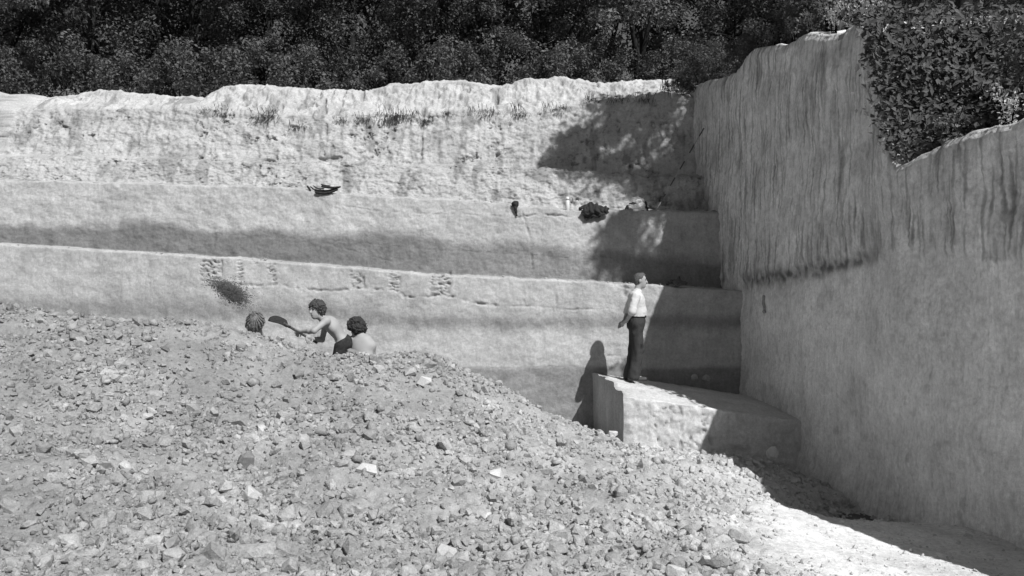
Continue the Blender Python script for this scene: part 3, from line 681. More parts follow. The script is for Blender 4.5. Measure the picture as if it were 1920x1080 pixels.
# ---- young digger bending to the left with a shovel
YD = 12.5
def digger_with_shovel():
    Q = lambda px, py_, y: P(px, py_, YD)*np.array([1, 0, 1])+np.array([0, y, 0])
    base = np.array([-2.42, 12.6, -.30])
    b = Sdf(); q = lambda *a: Q(*a)-base
    pel = q(643, 643, 12.6); chs = q(622, 611, 12.55); nb = q(606, 599, 12.5)
    sN, sF = q(615, 602, 12.36), q(605, 604, 12.74)
    eN, hN = q(598, 620, 12.18), q(563, 621, 12.36)
    eF, hF = q(596, 638, 12.78), q(577, 635, 12.55)
    ax_ = (chs-pel)/np.linalg.norm(chs-pel); sy = np.array([0, 1, 0.0]); nx_ = np.cross(sy, ax_); rot = np.stack([nx_, sy, ax_], 1)
    b.ell(pel, (.105, .155, .12), .05, rot).ell(pel*.55+chs*.45, (.085, .13, .15), .06, rot).ell(chs, (.105, .165, .15), .06, rot)
    b.ell(chs*.35+nb*.65, (.075, .16, .07), .05, rot)
    for s_, e_, h_ in ((sN, eN, hN), (sF, eF, hF)):
        b.ell(s_, (.062, .06, .062), .04)
        wv = h_-e_; wv = wv/np.linalg.norm(wv); wr = h_-wv*.07
        b.cone(s_, e_, .050, .038, .03); b.cone(e_, e_*.65+wr*.35, .038, .040, .02); b.cone(e_*.65+wr*.35, wr, .040, .025, .02)
    sdir = q(542, 611, 12.42)-q(580, 636, 12.6); sdir /= np.linalg.norm(sdir)
    for e_, h_ in ((eN, hN), (eF, hF)):
        wv = h_-e_; wv = wv/np.linalg.norm(wv)
        hand(b, h_-wv*.07, h_-wv*.012+np.array([0, -.012, .02]), wv*.6+np.array([0, -.1, -.5]), sdir, (0, .3, -1), 1.05)
    for sgn_, kx in ((-1, -.12), (1, .02)):
        hp = pel+np.array([-.02, sgn_*.09, -.05]); kn = np.array([kx, sgn_*.13, .45]); an = np.array([kx+.06, sgn_*.13, .07])
        b.cone(hp, kn, .085, .055, .04).cone(kn, an, .056, .038, .03).cone(an, an+(-.16, 0, -.035), .036, .028, .02)
    b.cone(nb, q(600, 593, 12.46), .056, .052, .04)
    hc = q(595, 582, 12.44)
    L, rt = head(b, hc, (-.66, -.75, -.08), (-.12, -.02, 1))
    root = sobj('person', b.build(.008), M_SKIN, None, tuple(base))
    tag(root, 'bare-chested young digger with curly hair leaning left to swing a shovel behind the heap', 'person')
    hr = Sdf().ell(L(-.02, 0, .055), (.112, .104, .095), .02, rt).ell(L(-.05, 0, .0), (.085, .100, .09), .03, rt)
    fc = L(.088, 0, -.035); cu = curls(.020, 34)
    sobj('hair', hr.build(.006, post=lambda f, x, y, z: np.maximum(cu(f, x, y, z), -(np.sqrt((x-fc[0])**2+(y-fc[1])**2+(z-fc[2])**2)-.098))), M_HAIRM, root)
    face_bits(L, root, base)
    sh = Sdf().ell(pel, (.122, .172, .13), .05, rot)
    for sgn_, kx in ((-1, -.12), (1, .02)):
        hp = pel+np.array([-.02, sgn_*.09, -.05]); kn = np.array([kx, sgn_*.13, .45]); sh.cone(hp, hp*.55+kn*.45, .104, .095, .04)
    cutp = pel+ax_*.075
    def wr_(f, x, y, z):
        f = f+.006*noise(x*12, y*12, z*12).astype(np.float32)
        return np.maximum(f, (x-cutp[0])*ax_[0]+(y-cutp[1])*ax_[1]+(z-cutp[2])*ax_[2])
    sobj('swim_trunks', sh.build(.009, post=wr_), M_BLACK, root)
    # the shovel in his hands is its own thing
    a = Q(590, 643, 12.62); e = Q(541, 609.5, 12.40); d_ = (e-a)/np.linalg.norm(e-a)
    sv = empty('shovel', tuple(a))
    sobj('shaft', Sdf().cone((0, 0, 0), e-a+d_*.04, .017, .019).build(.006, pad=.03), M_WOOD, sv)
    # blade: a dished pointed plate
    tip = Q(511, 600, 12.30)-a; r0 = e-a; L_ = tip-r0; ln = np.linalg.norm(L_); bd = L_/ln
    up = np.array([.15, -.42, .9]); up -= bd*(up@bd); up /= np.linalg.norm(up); sd_ = np.cross(bd, up)
    nu, nv = 18, 15; V = []
    for i in range(nu):
        t = i/(nu-1); hw = .115*min(1, (t/.10+.35))*(1 if t < .55 else max(.03, math.sqrt(max(0, 1-((t-.55)/.45)**2))))
        for j in range(nv):
            s_ = j/(nv-1)*2-1
            V.append(r0+bd*(t*ln*1.05-.01)+sd_*(s_*hw)+up*(.035*s_*s_-.02+.03*math.sin(t*3)))
    o = obj('blade', mesh('blade', np.array(V), grid_faces(nu, nv)), M_STEEL, sv)
    m = o.modifiers.new('thick', 'SOLIDIFY'); m.thickness = .006; m.offset = 0
    sobj('socket', Sdf().cone(e-a-d_*.05, r0+bd*.06, .021, .016).build(.006, pad=.03), M_STEEL, sv)
    tag(sv, 'dark long-handled shovel held out by the curly-haired digger', 'shovel')
digger_with_shovel()

# ---- second digger, back turned, only head and shoulders above the heap
def digger_behind():
    base = np.array([-2.10, 12.6, -.30]); Q = lambda px, py_, y: P(px, py_, 12.6)*np.array([1, 0, 1])+np.array([0, y, 0])-base
    b = Sdf()
    nb = Q(676, 630, 12.62); sL = Q(659, 638, 12.66); sR = Q(697, 648, 12.60); chs = Q(680, 651, 12.60); pel = Q(690, 700, 12.50)
    ax_ = (chs-pel)/np.linalg.norm(chs-pel); sx = (sR-sL)/np.linalg.norm(sR-sL); sx -= ax_*(sx@ax_); sx /= np.linalg.norm(sx); nrm = np.cross(ax_, sx); rot = np.stack([sx, nrm, ax_], 1)
    b.ell(chs, (.175, .105, .16), .06, rot).ell(chs*.5+pel*.5, (.14, .095, .16), .06, rot).ell(pel, (.16, .12, .12), .05, rot).ell(nb*.6+chs*.4, (.14, .075, .08), .06, rot)
    for s_, sg in ((sL, -1), (sR, 1)):
        b.ell(s_, (.062, .06, .062), .05)
        e_ = s_+np.array([sg*.07-.05, .10, -.27]); h_ = e_+np.array([-.10, .20, -.10])
        b.cone(s_, e_, .050, .040, .03).cone(e_, h_, .040, .028, .02)
        hand(b, h_, h_+np.array([-.03, .05, -.02]), (-.3, .8, -.3), (.9, .3, 0), (0, .2, -1))
        hp = pel+np.array([sg*.09, .02, -.03]); kn = hp+np.array([sg*.06-.08, .36, -.12]); an = kn+np.array([.02, -.34, -.10])
        b.cone(hp, kn, .085, .056, .04).cone(kn, an, .056, .038, .03).cone(an, an+np.array([0, -.12, -.02]), .036, .028, .02)
    hc = Q(666, 616, 12.68)
    b.cone(nb, hc*.75+nb*.25, .058, .054, .04)
    L, rt = head(b, hc, (-.75, .62, -.35), (-.25, .15, 1))
    root = sobj('person', b.build(.009), M_SKIN, None, tuple(base))
    tag(root, 'bare-backed digger with bushy dark hair crouching behind the heap, seen from behind', 'person')
    hr = Sdf().ell(L(-.02, 0, .045), (.128, .125, .115), .02, rt).ell(L(-.06, 0, -.01), (.09, .115, .10), .03, rt)
    fc = L(.105, 0, -.05); cu = curls(.022, 30)
    sobj('hair', hr.build(.007, post=lambda f, x, y, z: np.maximum(cu(f, x, y, z), -(np.sqrt((x-fc[0])**2+(y-fc[1])**2+(z-fc[2])**2)-.095))), M_HAIRD, root)
    tr = Sdf().ell(pel, (.175, .135, .115), .05, rot)
    for sg in (-1, 1):
        hp = pel+np.array([sg*.09, .02, -.03]); kn = hp+np.array([sg*.06-.08, .36, -.12]); tr.cone(hp, hp*.5+kn*.5, .102, .085, .04)
    sobj('swim_trunks', tr.build(.012), M_BLACK, root)
digger_behind()

# ------------------------------------------------------------ small things
# ---- third digger bent low behind the heap: only the bowed head and a dark shoulder show
def digger_bowed():
    base = np.array([-3.45, 12.2, .02]); q = lambda x, y, z: np.array([x, y, z])-base
    hc = P(479, 604, 11.75)-base; nb = q(-3.46, 11.98, .80); sL = q(-3.58, 12.10, .70); sR = q(-3.30, 12.14, .58); ch = q(-3.44, 12.22, .62); pel = q(-3.44, 12.62, .50)
    b = Sdf()
    ax_ = (ch-pel)/np.linalg.norm(ch-pel); sx = np.array([1.0, 0, 0]); rot = np.stack([sx, np.cross(ax_, sx), ax_], 1)
    b.ell(ch, (.165, .10, .17), .06, rot).ell((ch+pel)/2, (.135, .095, .17), .06, rot).ell(pel, (.15, .12, .12), .05, rot).cone(nb, hc*.7+nb*.3, .056, .052, .04)
    for s_, sg in ((sL, -1), (sR, 1)):
        e_ = s_+np.array([sg*.05, -.06, -.26]); h_ = e_+np.array([-.05, -.12, -.15])
        b.ell(s_, (.06, .06, .06), .05).cone(nb*.4+ch*.6, s_, .07, .055, .04).cone(s_, e_, .05, .04, .03).cone(e_, h_, .04, .028, .02)
        hand(b, h_, h_+np.array([-.02, -.05, -.03]), (-.2, -.8, -.4), (.9, -.3, 0), (0, -.2, -1))
        hp = pel+np.array([sg*.09, .0, -.04]); kn = np.array([sg*.12, .12, .22]); an = np.array([sg*.12, .42, .05])
        b.cone(hp, kn, .085, .056, .04).cone(kn, an, .056, .038, .03).cone(an, an+np.array([0, -.12, -.02]), .036, .028, .02)
    L, rt = head(b, hc, (-.55, -.55, -.65), (.12, -.55, .62))
    root = sobj('person', b.build(.009), M_SKIN, None, tuple(base))
    tag(root, 'digger bent low behind the heap, only a bowed head of straight hair showing', 'person')
    top = hc+np.array([.03, -.03, .12])
    hr = Sdf().ell(hc+np.array([.0, 0, .01]), (.122, .115, .115), .03).ell(hc+np.array([-.03, 0, -.06]), (.09, .10, .08), .04).cone(hc+np.array([.02, 0, .10]), top, .05, .02, .05)
    def strands(f, x, y, z):
        a = np.arctan2(z-top[2]-.02, x-top[0])
        return f+(.009*np.sin(a*34+4*noise(x*9, y*9, z*9))).astype(np.float32)+.006*noise(x*30, y*30, z*30).astype(np.float32)
    sobj('hair', hr.build(.0055, post=strands), M_HAIRF, root)
    sh = Sdf().ell(ch, (.180, .115, .18), .06, rot).ell((ch+pel)/2, (.15, .11, .17), .06, rot).ell(nb+np.array([-.03, -.03, .0]), (.085, .07, .06), .05)
    for s_ in (sL, sR): sh.cone(nb*.4+ch*.6, s_, .082, .07, .04).cone(s_, s_+np.array([0, -.03, -.14]), .065, .06, .03)
    sobj('shirt', sh.build(.010, post=lambda f, x, y, z: f+.010*noise(x*14, y*14, z*14).astype(np.float32)), M_BLACK, root)
    tr = Sdf().ell(pel, (.165, .135, .13), .05, rot)
    for sg in (-1, 1):
        hp = pel+np.array([sg*.09, .0, -.04]); kn = np.array([sg*.12, .12, .22]); tr.cone(hp, kn, .10, .075, .04).cone(kn, np.array([sg*.12, .38, .08]), .075, .06, .03)
    sobj('trousers', tr.build(.012), M_TROUS, root)
digger_bowed()
# earth flying off the shovel: a loose cloud of crumbs in the air
def thrown_soil():
    rs = np.random.default_rng(5); n = 7500
    u = rs.normal(size=(n, 3))*np.array([.34, .5, .36]); c = P(432, 547, 12.2)
    a = np.array([.85, 0, -.45]); bq = np.array([.25, 0, .95])
    k_ = P(1, 0, 12.2)
    pos = c+np.outer(u[:, 0]*.42, a)+np.outer(u[:, 2]*.17*(1+.3*u[:, 0]), bq)+np.outer(u[:, 1]*.25, [0, 1, 0])
    V, Fc = PEBS[3]; sz = np.exp(rs.normal(-5.35, .4, n))
    W = V[None]*sz[:, None, None]*np.array([1.0, 1, 1.0])+pos[:, None]
    FF = (Fc[None]+(np.arange(n)*len(V))[:, None, None]).reshape(-1, 3)
    o = obj('thrown_soil', mesh('thrown_soil', W.reshape(-1, 3), FF, False), mat_soil('moist_soil', base=.11))
    tag(o, 'dark burst of loose soil in mid-air thrown from the shovel', kind='stuff')
thrown_soil()

# ranging pole leaning in the corner
def pole():
    a = P(1230, 394, 16.95); b_ = P(1320, 240, 16.65); d = Vector(b_-a); ln = d.length; q_ = d.to_track_quat('Z', 'Y')
    root = empty('ranging_pole', tuple(a)); n = 10; rr = .013
    for k in range(n):
        V = []; Fc = []
        for i in range(8):
            t = i/8*6.283; V += [(rr*math.cos(t), rr*math.sin(t), 0), (rr*math.cos(t), rr*math.sin(t), ln/n)]
        for i in range(8): j = (i+1) % 8; Fc.append((2*i, 2*j, 2*j+1, 2*i+1))
        Fc += [tuple(range(0, 16, 2)), tuple(range(1, 16, 2))]
        o = obj('segment', mesh('segment', V, Fc, True), M_PAINTD if k % 2 else M_PAINTL, root); o.rotation_mode = 'QUATERNION'; o.rotation_quaternion = q_
        o.location = d*(k/n)
    tag(root, 'thin banded ranging pole leaning into the shaded corner above the middle bench', 'pole')
pole()

# white flask on the middle bench
def lathe(prof_, n=20):
    V = []; Fc = []
    for r, z in prof_:
        for i in range(n): t = i/n*6.2832; V.append((r*math.cos(t), r*math.sin(t), z))
    for k in range(len(prof_)-1):
        for i in range(n): j = (i+1) % n; Fc.append((k*n+i, k*n+j, (k+1)*n+j, (k+1)*n+i))
    Fc += [tuple(range(n))[::-1], tuple(range((len(prof_)-1)*n, len(prof_)*n))]
    return V, Fc
def bench2(px, back=.10): Y = Y2+back; X = wx(px, Y); return np.array([X, Y, float(ez(E2, Y2, np.array([X]))[0])])
p = bench2(1064, .12); fl = empty('flask', (p[0], p[1], p[2]-.01))
for nm, pf, mt in (('body', [(.036, 0), (.042, .006), (.042, .19), (.036, .205), (.030, .212)], M_WHITE), ('collar', [(.033, .208), (.035, .212), (.035, .222), (.032, .225)], M_GREYC), ('cup', [(.034, .224), (.036, .228), (.033, .27), (.026, .278)], M_WHITE)):
    obj(nm, mesh(nm, *lathe(pf)), mt, fl)
tag(fl, 'white flask standing on the middle bench left of the dark jacket', 'flask')

# cloth draped over a bench edge
def drape(name, px, Yedge, E, w_, back, down, seed, mat, outline, lift=.02, amp=.05):
    X0 = wx(px, Yedge); ze = float(ez(E, Yedge, np.array([X0]))[0]); nu, nv = 46, 46; V = np.zeros((nu, nv, 3)); keep = np.zeros((nu, nv), bool)
    for i in range(nu):
        for j in range(nv):
            u = i/(nu-1)*2-1; v = j/(nv-1)                # v 0 back of bench .. 1 bottom of drape
            s = -back+v*(back+down)
            x = u*w_/2; rr = .03
            y = -s if s < 0 else -.025-.02*math.sin(min(1, s/.05)*1.57); z = 0 if s < 0 else -s
            V[i, j] = (x, y, z)
            an = math.atan2((v-.5), u/1.0*.5); rad = math.hypot(u, (v-.5)*2)
            keep[i, j] = rad < outline(an)
    h_ = amp*np.abs(fbm(V[..., 0]*7+seed, (V[..., 1]-V[..., 2])*7, seed, 3))+amp*.6*(1-np.clip(np.hypot(np.linspace(-1, 1, nu)[:, None], np.linspace(-1, 1, nv)[None]), 0, 1))
    hang = sst(.0, .05, -V[..., 2])
    V[..., 2] += lift+h_*(1-hang); V[..., 1] -= h_*hang*.9+.01
    V[..., 0] += .02*fbm(V[..., 1]*6, V[..., 2]*6, seed+3, 2)
    q = grid_faces(nu, nv); q = q[keep.ravel()[q].all(1)]
    o = obj(name, mesh(name, V.reshape(-1, 3), q), mat, None, (X0, Yedge, ze)); md = o.modifiers.new('thick', 'SOLIDIFY'); md.thickness = .012; md.offset = 0
    return o
jk = drape('jacket', 1111, Y2, E2, .60, .20, .25, 3, M_BLACK, lambda a: .80+.13*math.sin(3*a+1)+.08*math.sin(7*a), amp=.10)
tag(jk, 'crumpled dark jacket hanging over the edge of the middle bench', 'jacket')
# a sleeve that trails to the right and a collar fold
p0 = np.array([.18, -.02, .03]); sobj('sleeve', Sdf().cone(p0, p0+(.12, .0, .0), .04, .022, .03).build(.008, post=lambda f, x, y, z: f+.008*noise(x*25, y*25, z*25).astype(np.float32)), M_BLACK, jk)
sobj('collar', Sdf().cone((-.19, .10, .05), (-.02, .12, .15), .035, .03, .03).cone((-.02, .12, .13), (.02, .12, .10), .04, .04, .03).cone((-.22, .06, .03), (-.10, .08, .08), .045, .04, .04).build(.008, post=lambda f, x, y, z: f+.012*noise(x*22, y*22, z*22).astype(np.float32)), M_BLACK, jk)
# canvas bag
def bag():
    p = bench2(1191, .20); root = empty('canvas_bag', (p[0], p[1], p[2]+.0))
    nu, nv = 26, 22; V = np.zeros((nu, nv, 3))
    for i in range(nu):
        for j in range(nv):
            u = i/(nu-1); v = j/(nv-1)
            x = -.13+.33*u-.02*v; ridge = .13+.10*sst(.35, .7, u)-.03*sst(.85, 1, u)
            y = -.13+.20*v; z = ridge*math.sin(min(1, v/.65)*1.57)*(.96+.04*u)
            x += .11*(1-u)*0+(-.05*math.sin(v*3)*u)
            V[i, j] = (x, y, z)
    V += (.018*np.stack([fbm(V[..., 0]*12, V[..., 2]*12, k, 3) for k in (1, 5, 9)], -1))
    o = obj('flap', mesh('flap', V.reshape(-1, 3), grid_faces(nu, nv)), M_CANVAS, root); o.modifiers.new('t', 'SOLIDIFY').thickness = .012
    sobj('body', Sdf().ell((.04, .02, .08), (.16, .09, .095), .03).ell((-.13, .0, .06), (.07, .08, .07), .03).build(.009, post=lambda f, x, y, z: np.maximum(f+.012*noise(x*16, y*16, z*16).astype(np.float32), -z)), M_GREYC, root)
    sobj('side_pocket', Sdf().cone((.20, .0, .19), (.235, .0, .02), .016, .02, .02).build(.008), M_BLACK, root)
    sobj('strap', Sdf().cone((-.12, -.08, .14), (-.06, -.11, .16), .012, .012, .01).cone((-.06, -.11, .16), (.0, -.1, .15), .012, .012, .01).build(.006), M_BLACK, root)
    tag(root, 'pale canvas bag with its flap propped up on the middle bench right of the jacket', 'bag')
bag()
# dark folded bundle on the left of the middle bench
def folded():
    p = bench2(608, .06); root = empty('strap_bundle', tuple(p))
    rs = random.Random(4)
    for k, (x0, z0, x1, z1, bow, r_) in enumerate([(-.31, .07, -.25, -.01, 0, .018), (-.25, .06, .0, .0, -.05, .014), (-.20, .08, .0, .03, -.03, .012), (-.16, .0, .31, .06, -.05, .022), (-.14, -.05, .26, .0, -.04, .026), (-.02, .06, .32, .05, -.02, .022), (-.04, .10, .12, .075, -.01, .014), (-.12, -.10, -.04, -.06, -.02, .03)]):
        s = Sdf(); N_ = 6; prev = None
        for i in range(N_+1):
            t = i/N_; q_ = np.array([x0+(x1-x0)*t, -.05+.01*k*math.sin(k), z0+(z1-z0)*t+bow*math.sin(t*3.14)+.03])
            if prev is not None: s.cone(prev, q_, r_*(.7+.3*math.sin(t*3)), r_*(.7+.3*math.sin(t*3)), .01)
            prev = q_
        sobj('strap', s.build(.007, pad=.03), M_BLACK, root)
    tag(root, 'flat bundle of dark straps lying on the bench edge above the digger with the shovel', 'bundle')
folded()
# folded dark coat on the lowest bench, right of the man
c2 = drape('coat', 1268, Y1, E1, .42, .16, .05, 9, M_GREYC, lambda a: .85+.10*math.sin(2*a+.5)+.08*math.sin(5*a), amp=.12)
tag(c2, 'dark folded coat on the lowest bench edge in the shade behind the man', 'coat')
# small dark pouch on the middle bench edge
p = bench2(966, .0)
o = sobj('pouch', Sdf().ell((0, -.02, .03), (.07, .06, .06), .03).cone((0, -.05, .0), (.03, -.06, -.20), .035, .014, .03).build(.007, post=lambda f, x, y, z: f+.012*noise(x*22, y*22, z*22).astype(np.float32)), M_BLACK, None, tuple(p))
tag(o, 'small dark pouch with a trailing strap on the middle bench edge', 'pouch')
# dark root stub in the side wall
Yr = 14.42; xr = float(Xw(Yr))-.02; zr = wz(570, Yr)
o = sobj('root_stub', Sdf().cone((0, .02, .12), (0, 0, .0), .028, .034, .03).cone((0, 0, 0), (-.02, -.05, -.12), .026, .012, .03).ell((-.02, -.06, -.13), (.03, .03, .03), .02).build(.007, post=lambda f, x, y, z: f+.008*noise(x*30, y*30, z*20).astype(np.float32)), mat_soil('root_soil', base=.34), None, (xr+.03, Yr, zr))
tag(o, 'dark root stub sticking out of the shaded side wall', 'root')
# dark twisted root lying in the rubble
Yq = on_heap(902, 797); k = Yq/F
o = sobj('twisted_root', Sdf().cone((-14*k, 0, 10*k), (-4*k, 0, -2*k), 3*k, 4*k, .01).cone((-4*k, 0, -2*k), (14*k, 0, 2*k), 4*k, 2*k, .01).build(.005, pad=.03), M_BARK, None, tuple(P(902, 796, Yq-.03)))
tag(o, 'dark forked root lying on the rubble slope below its brow', 'root')

# ------------------------------------------------------------ vegetation
def leaf_mesh(name, pos, nrm, size_, rs, tone, aspect=.55):
    n = len(pos); nrm = nrm/np.linalg.norm(nrm, axis=1)[:, None]
    a = np.cross(nrm, rs.normal(size=(n, 3))); a /= np.linalg.norm(a, axis=1)[:, None]; b_ = np.cross(nrm, a)
    L_ = size_[:, None]*a*.5; W_ = size_[:, None]*b_*.5*aspect
    V = np.stack([pos-L_, pos+W_-L_*.1+nrm*size_[:, None]*.08, pos+L_, pos-W_-L_*.1+nrm*size_[:, None]*.08], 1).reshape(-1, 3)
    return mesh(name, V, np.arange(n*4).reshape(n, 4), False, np.repeat(tone, 4))
def crown_mesh(seed, rad, nclump, nleaf, lsize, spread=.38):
    rs = np.random.default_rng(seed); rad = np.array(rad)
    d = rs.normal(size=(nclump, 3)); d /= np.linalg.norm(d, axis=1)[:, None]
    r_ = rs.uniform(.30, 1.0, nclump)**.6*(1+.22*fbm(d[:, 0]*1.6+seed, d[:, 1]*1.6, d[:, 2]*1.6, 2))
    cen = d*r_[:, None]*rad; which = rs.integers(nclump, size=nleaf); cs = rs.uniform(.6, 1.3, nclump)*spread
    g = rs.normal(size=(nleaf, 3)); g /= np.linalg.norm(g, axis=1)[:, None]; g *= (rs.random(nleaf)**.5)[:, None]
    pos = cen[which]+g*cs[which][:, None]*np.array([1, 1, .7])
    nrm = g*.7+rs.normal(size=(nleaf, 3))*.6+np.array([0, 0, .7])
    tn = np.repeat(1.0, nleaf)*rs.uniform(.8, 1.2, nleaf)*rs.uniform(.55, 1.35, nclump)[which]
    return leaf_mesh('crown', pos, nrm, lsize*rs.uniform(.6, 1.3, nleaf), rs, tn), cen
def tube_mesh(name, paths, n=7):
    V = []; Fc = []
    for path in paths:
        b0 = len(V); pts = [Vector(q_[:3]) for q_ in path]
        for i, q_ in enumerate(path):
            d = (pts[min(i+1, len(pts)-1)]-pts[max(i-1, 0)]).normalized(); a = d.orthogonal().normalized(); c = d.cross(a)
            for k in range(n): t = k/n*6.2832; V.append(pts[i]+(a*math.cos(t)+c*math.sin(t))*q_[3])
        for i in range(len(path)-1):
            for k in range(n): j = (k+1) % n; Fc.append((b0+i*n+k, b0+i*n+j, b0+(i+1)*n+j, b0+(i+1)*n+k))
    return mesh(name, V, Fc)
def trunk_mesh(seed, h_, r_, cen, base_c):
    rs = random.Random(seed); main = []
    for i in range(7): t = i/6; main.append((.15*math.sin(t*2+seed), .15*math.sin(t*3+seed*2), h_*t, r_*(1-.75*t)))
    paths = [main]
    for k in range(9):
        c = cen[rs.randrange(len(cen))]; t0 = rs.uniform(.3, .85); i = int(t0*6); s_ = main[i]
        e = np.array(c)+np.array(base_c); m_ = [(s_[j]*.5+e[j]*.5)+(.1 if j == 2 else 0) for j in range(3)]
        paths.append([s_[:3]+(s_[3]*.6,), tuple(m_)+(s_[3]*.35,), tuple(e)+(.012,)])
    return tube_mesh('trunk', paths)
VARS = []
for sd, rad, bh in ((11, (2.3, 2.0, 2.9), 4.3), (12, (2.6, 2.2, 2.6), 4.0), (13, (2.0, 1.9, 3.3), 4.6), (14, (2.4, 2.1, 3.0), 4.4)):
    cm_, cen = crown_mesh(sd, rad, 150, 25000, .09, .42); tm = trunk_mesh(sd, bh+1.2, .16, cen, (0, 0, bh)); VARS.append((cm_, tm, bh))
for v in VARS: v[0].materials.append(M_LEAF); v[1].materials.append(M_BARK)
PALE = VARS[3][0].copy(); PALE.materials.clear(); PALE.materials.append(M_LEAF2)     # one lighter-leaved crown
def tree(x, y, z, sc, vi, rz, label, group, light=False, name='woodland_tree'):
    root = empty(name, (x, y, z), rz); root.scale = (sc, sc, sc)
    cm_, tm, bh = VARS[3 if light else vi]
    obj('crown', PALE if light else cm_, None, root, (0, 0, bh)); obj('trunk', tm, None, root)
    return tag(root, label, 'tree', group)
rs = random.Random(21)
ORD = ['first', 'second', 'third', 'fourth', 'fifth', 'sixth', 'seventh', 'eighth', 'ninth', 'tenth', 'eleventh', 'twelfth', 'thirteenth', 'fourteenth', 'fifteenth', 'sixteenth', 'seventeenth', 'eighteenth', 'nineteenth', 'twentieth', 'twenty-first', 'twenty-second', 'twenty-third', 'twenty-fourth', 'twenty-fifth', 'twenty-sixth']
k = 0; kd = 0; kl = 0
x = -13.4
while x < 14.5:
    light = .2 < x < 4.6
    y = 23.0+rs.uniform(-.5, .6)
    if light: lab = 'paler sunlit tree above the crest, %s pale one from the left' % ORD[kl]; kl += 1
    else: lab = 'dark dense tree in the front row of the wood, %s from the left' % ORD[kd]; kd += 1
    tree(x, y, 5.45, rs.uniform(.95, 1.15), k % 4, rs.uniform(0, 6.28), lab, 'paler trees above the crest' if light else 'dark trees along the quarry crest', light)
    x += rs.uniform(2.1, 2.7); k += 1
x = -16.5; kd = 0
while x < 17:
    tree(x, 27.5+rs.uniform(-1, 1), 5.5, rs.uniform(1.35, 1.6), k % 4, rs.uniform(0, 6.28), 'tall dark tree behind the front row of the wood, %s from the left' % ORD[kd], 'tall trees behind the front row')
    x += rs.uniform(2.8, 3.5); k += 1; kd += 1
# undergrowth at the edge of the wood
SH, _c = crown_mesh(31, (1.35, .9, 1.1), 60, 8000, .085, .3); SH.materials.append(M_LEAF)
TW = tube_mesh('stem', [[(0, 0, -1.1, .03), (.1*math.cos(a), .1*math.sin(a), -.5, .02), (.6*math.cos(a), .4*math.sin(a), .3, .008)] for a in np.linspace(0, 5.5, 6)]); TW.materials.append(M_BARK)
x = -12.6; kd = 0
while x < 5:
    root = empty('undergrowth_bush', (x, 21.6+rs.uniform(-.2, .3), 6.75+rs.uniform(-.1, .15)), rs.uniform(0, 6.28)); sc = rs.uniform(.9, 1.15); root.scale = (sc, sc, sc)
    obj('foliage', SH, None, root); obj('stem', TW, None, root)
    tag(root, 'low dark bush just behind the quarry crest, %s from the left' % ORD[kd], 'bush', 'bushes behind the crest'); x += rs.uniform(1.3, 1.7); kd += 1
for x, y, z, sc, lab in ((4.9, 20.6, 6.5, .8, 'behind the corner of the two walls'), (5.6, 19.4, 6.4, .9, 'just right of the corner'), (5.3, 17.8, 6.3, .7, 'lowest on the rim slope right of the corner'), (5.9, 16.4, 6.3, .85, 'behind the low rim weeds'), (7.4, 15.2, 6.3, .9, 'behind the tall pale weeds'), (7.9, 18.3, 6.7, 1.1, 'farther back behind the rim weeds'), (8.6, 13.2, 6.1, 1.0, 'right of the tall pale weeds'), (9.8, 16.5, 6.5, 1.2, 'far behind the tall pale weeds'), (4.75, 17.0, 5.95, .45, 'overhanging the rim at the corner of the walls'), (4.65, 15.9, 5.85, .38, 'overhanging the rim just right of the corner'), (4.7, 15.0, 5.95, .34, 'small on the rim where it starts to climb'), (4.0, 18.6, 6.3, .5, 'over the top of the back corner'), (9.4, 14.6, 6.6, 1.0, 'above the set-back wall near the tall wall end'), (10.0, 12.6, 6.6, 1.0, 'above the set-back wall toward the right edge of view')):
    root = empty('bank_bush', (x, y, z), rs.uniform(0, 6.28)); root.scale = (sc,)*3
    obj('foliage', SH, None, root); obj('stem', TW, None, root); tag(root, 'dark leafy bush on the bank '+lab, 'bush', 'bushes on the bank')
# trees on the right bank whose shade falls on the back wall (crowns above the frame)
def bank_tree(t, px, py_, Yf, rad, seed, ncl, nl, ls, spread, label):
    c = P(px, py_, Yf); L = np.array([.52, -.75, 1.0]); cc = c+L*t
    zb = 5.1; cm_, cen = crown_mesh(seed, rad, ncl, nl, ls, spread)
    cm_.materials.append(M_LEAF)
    root = empty('shade_tree', (cc[0]+.4, cc[1], zb)); obj('crown', cm_, M_LEAF, root, (-.4, 0, cc[2]-zb))
    tm = trunk_mesh(seed, cc[2]-zb+.3, .13, cen, (-.4, 0, cc[2]-zb)); obj('trunk', tm, M_BARK, root)
    tag(root, label, 'tree', 'trees on the right bank')
bank_tree(6.6, 1215, 220, 17.8, (1.75, 1.4, 1.12), 51, 66, 15500, .12, .42, 'leafy tree on the right bank shading the upper back wall')
bank_tree(7.6, 1268, 455, 16.8, (1.45, 1.2, 1.25), 52, 44, 9000, .12, .40, 'leafy tree on the right bank shading the middle bench')

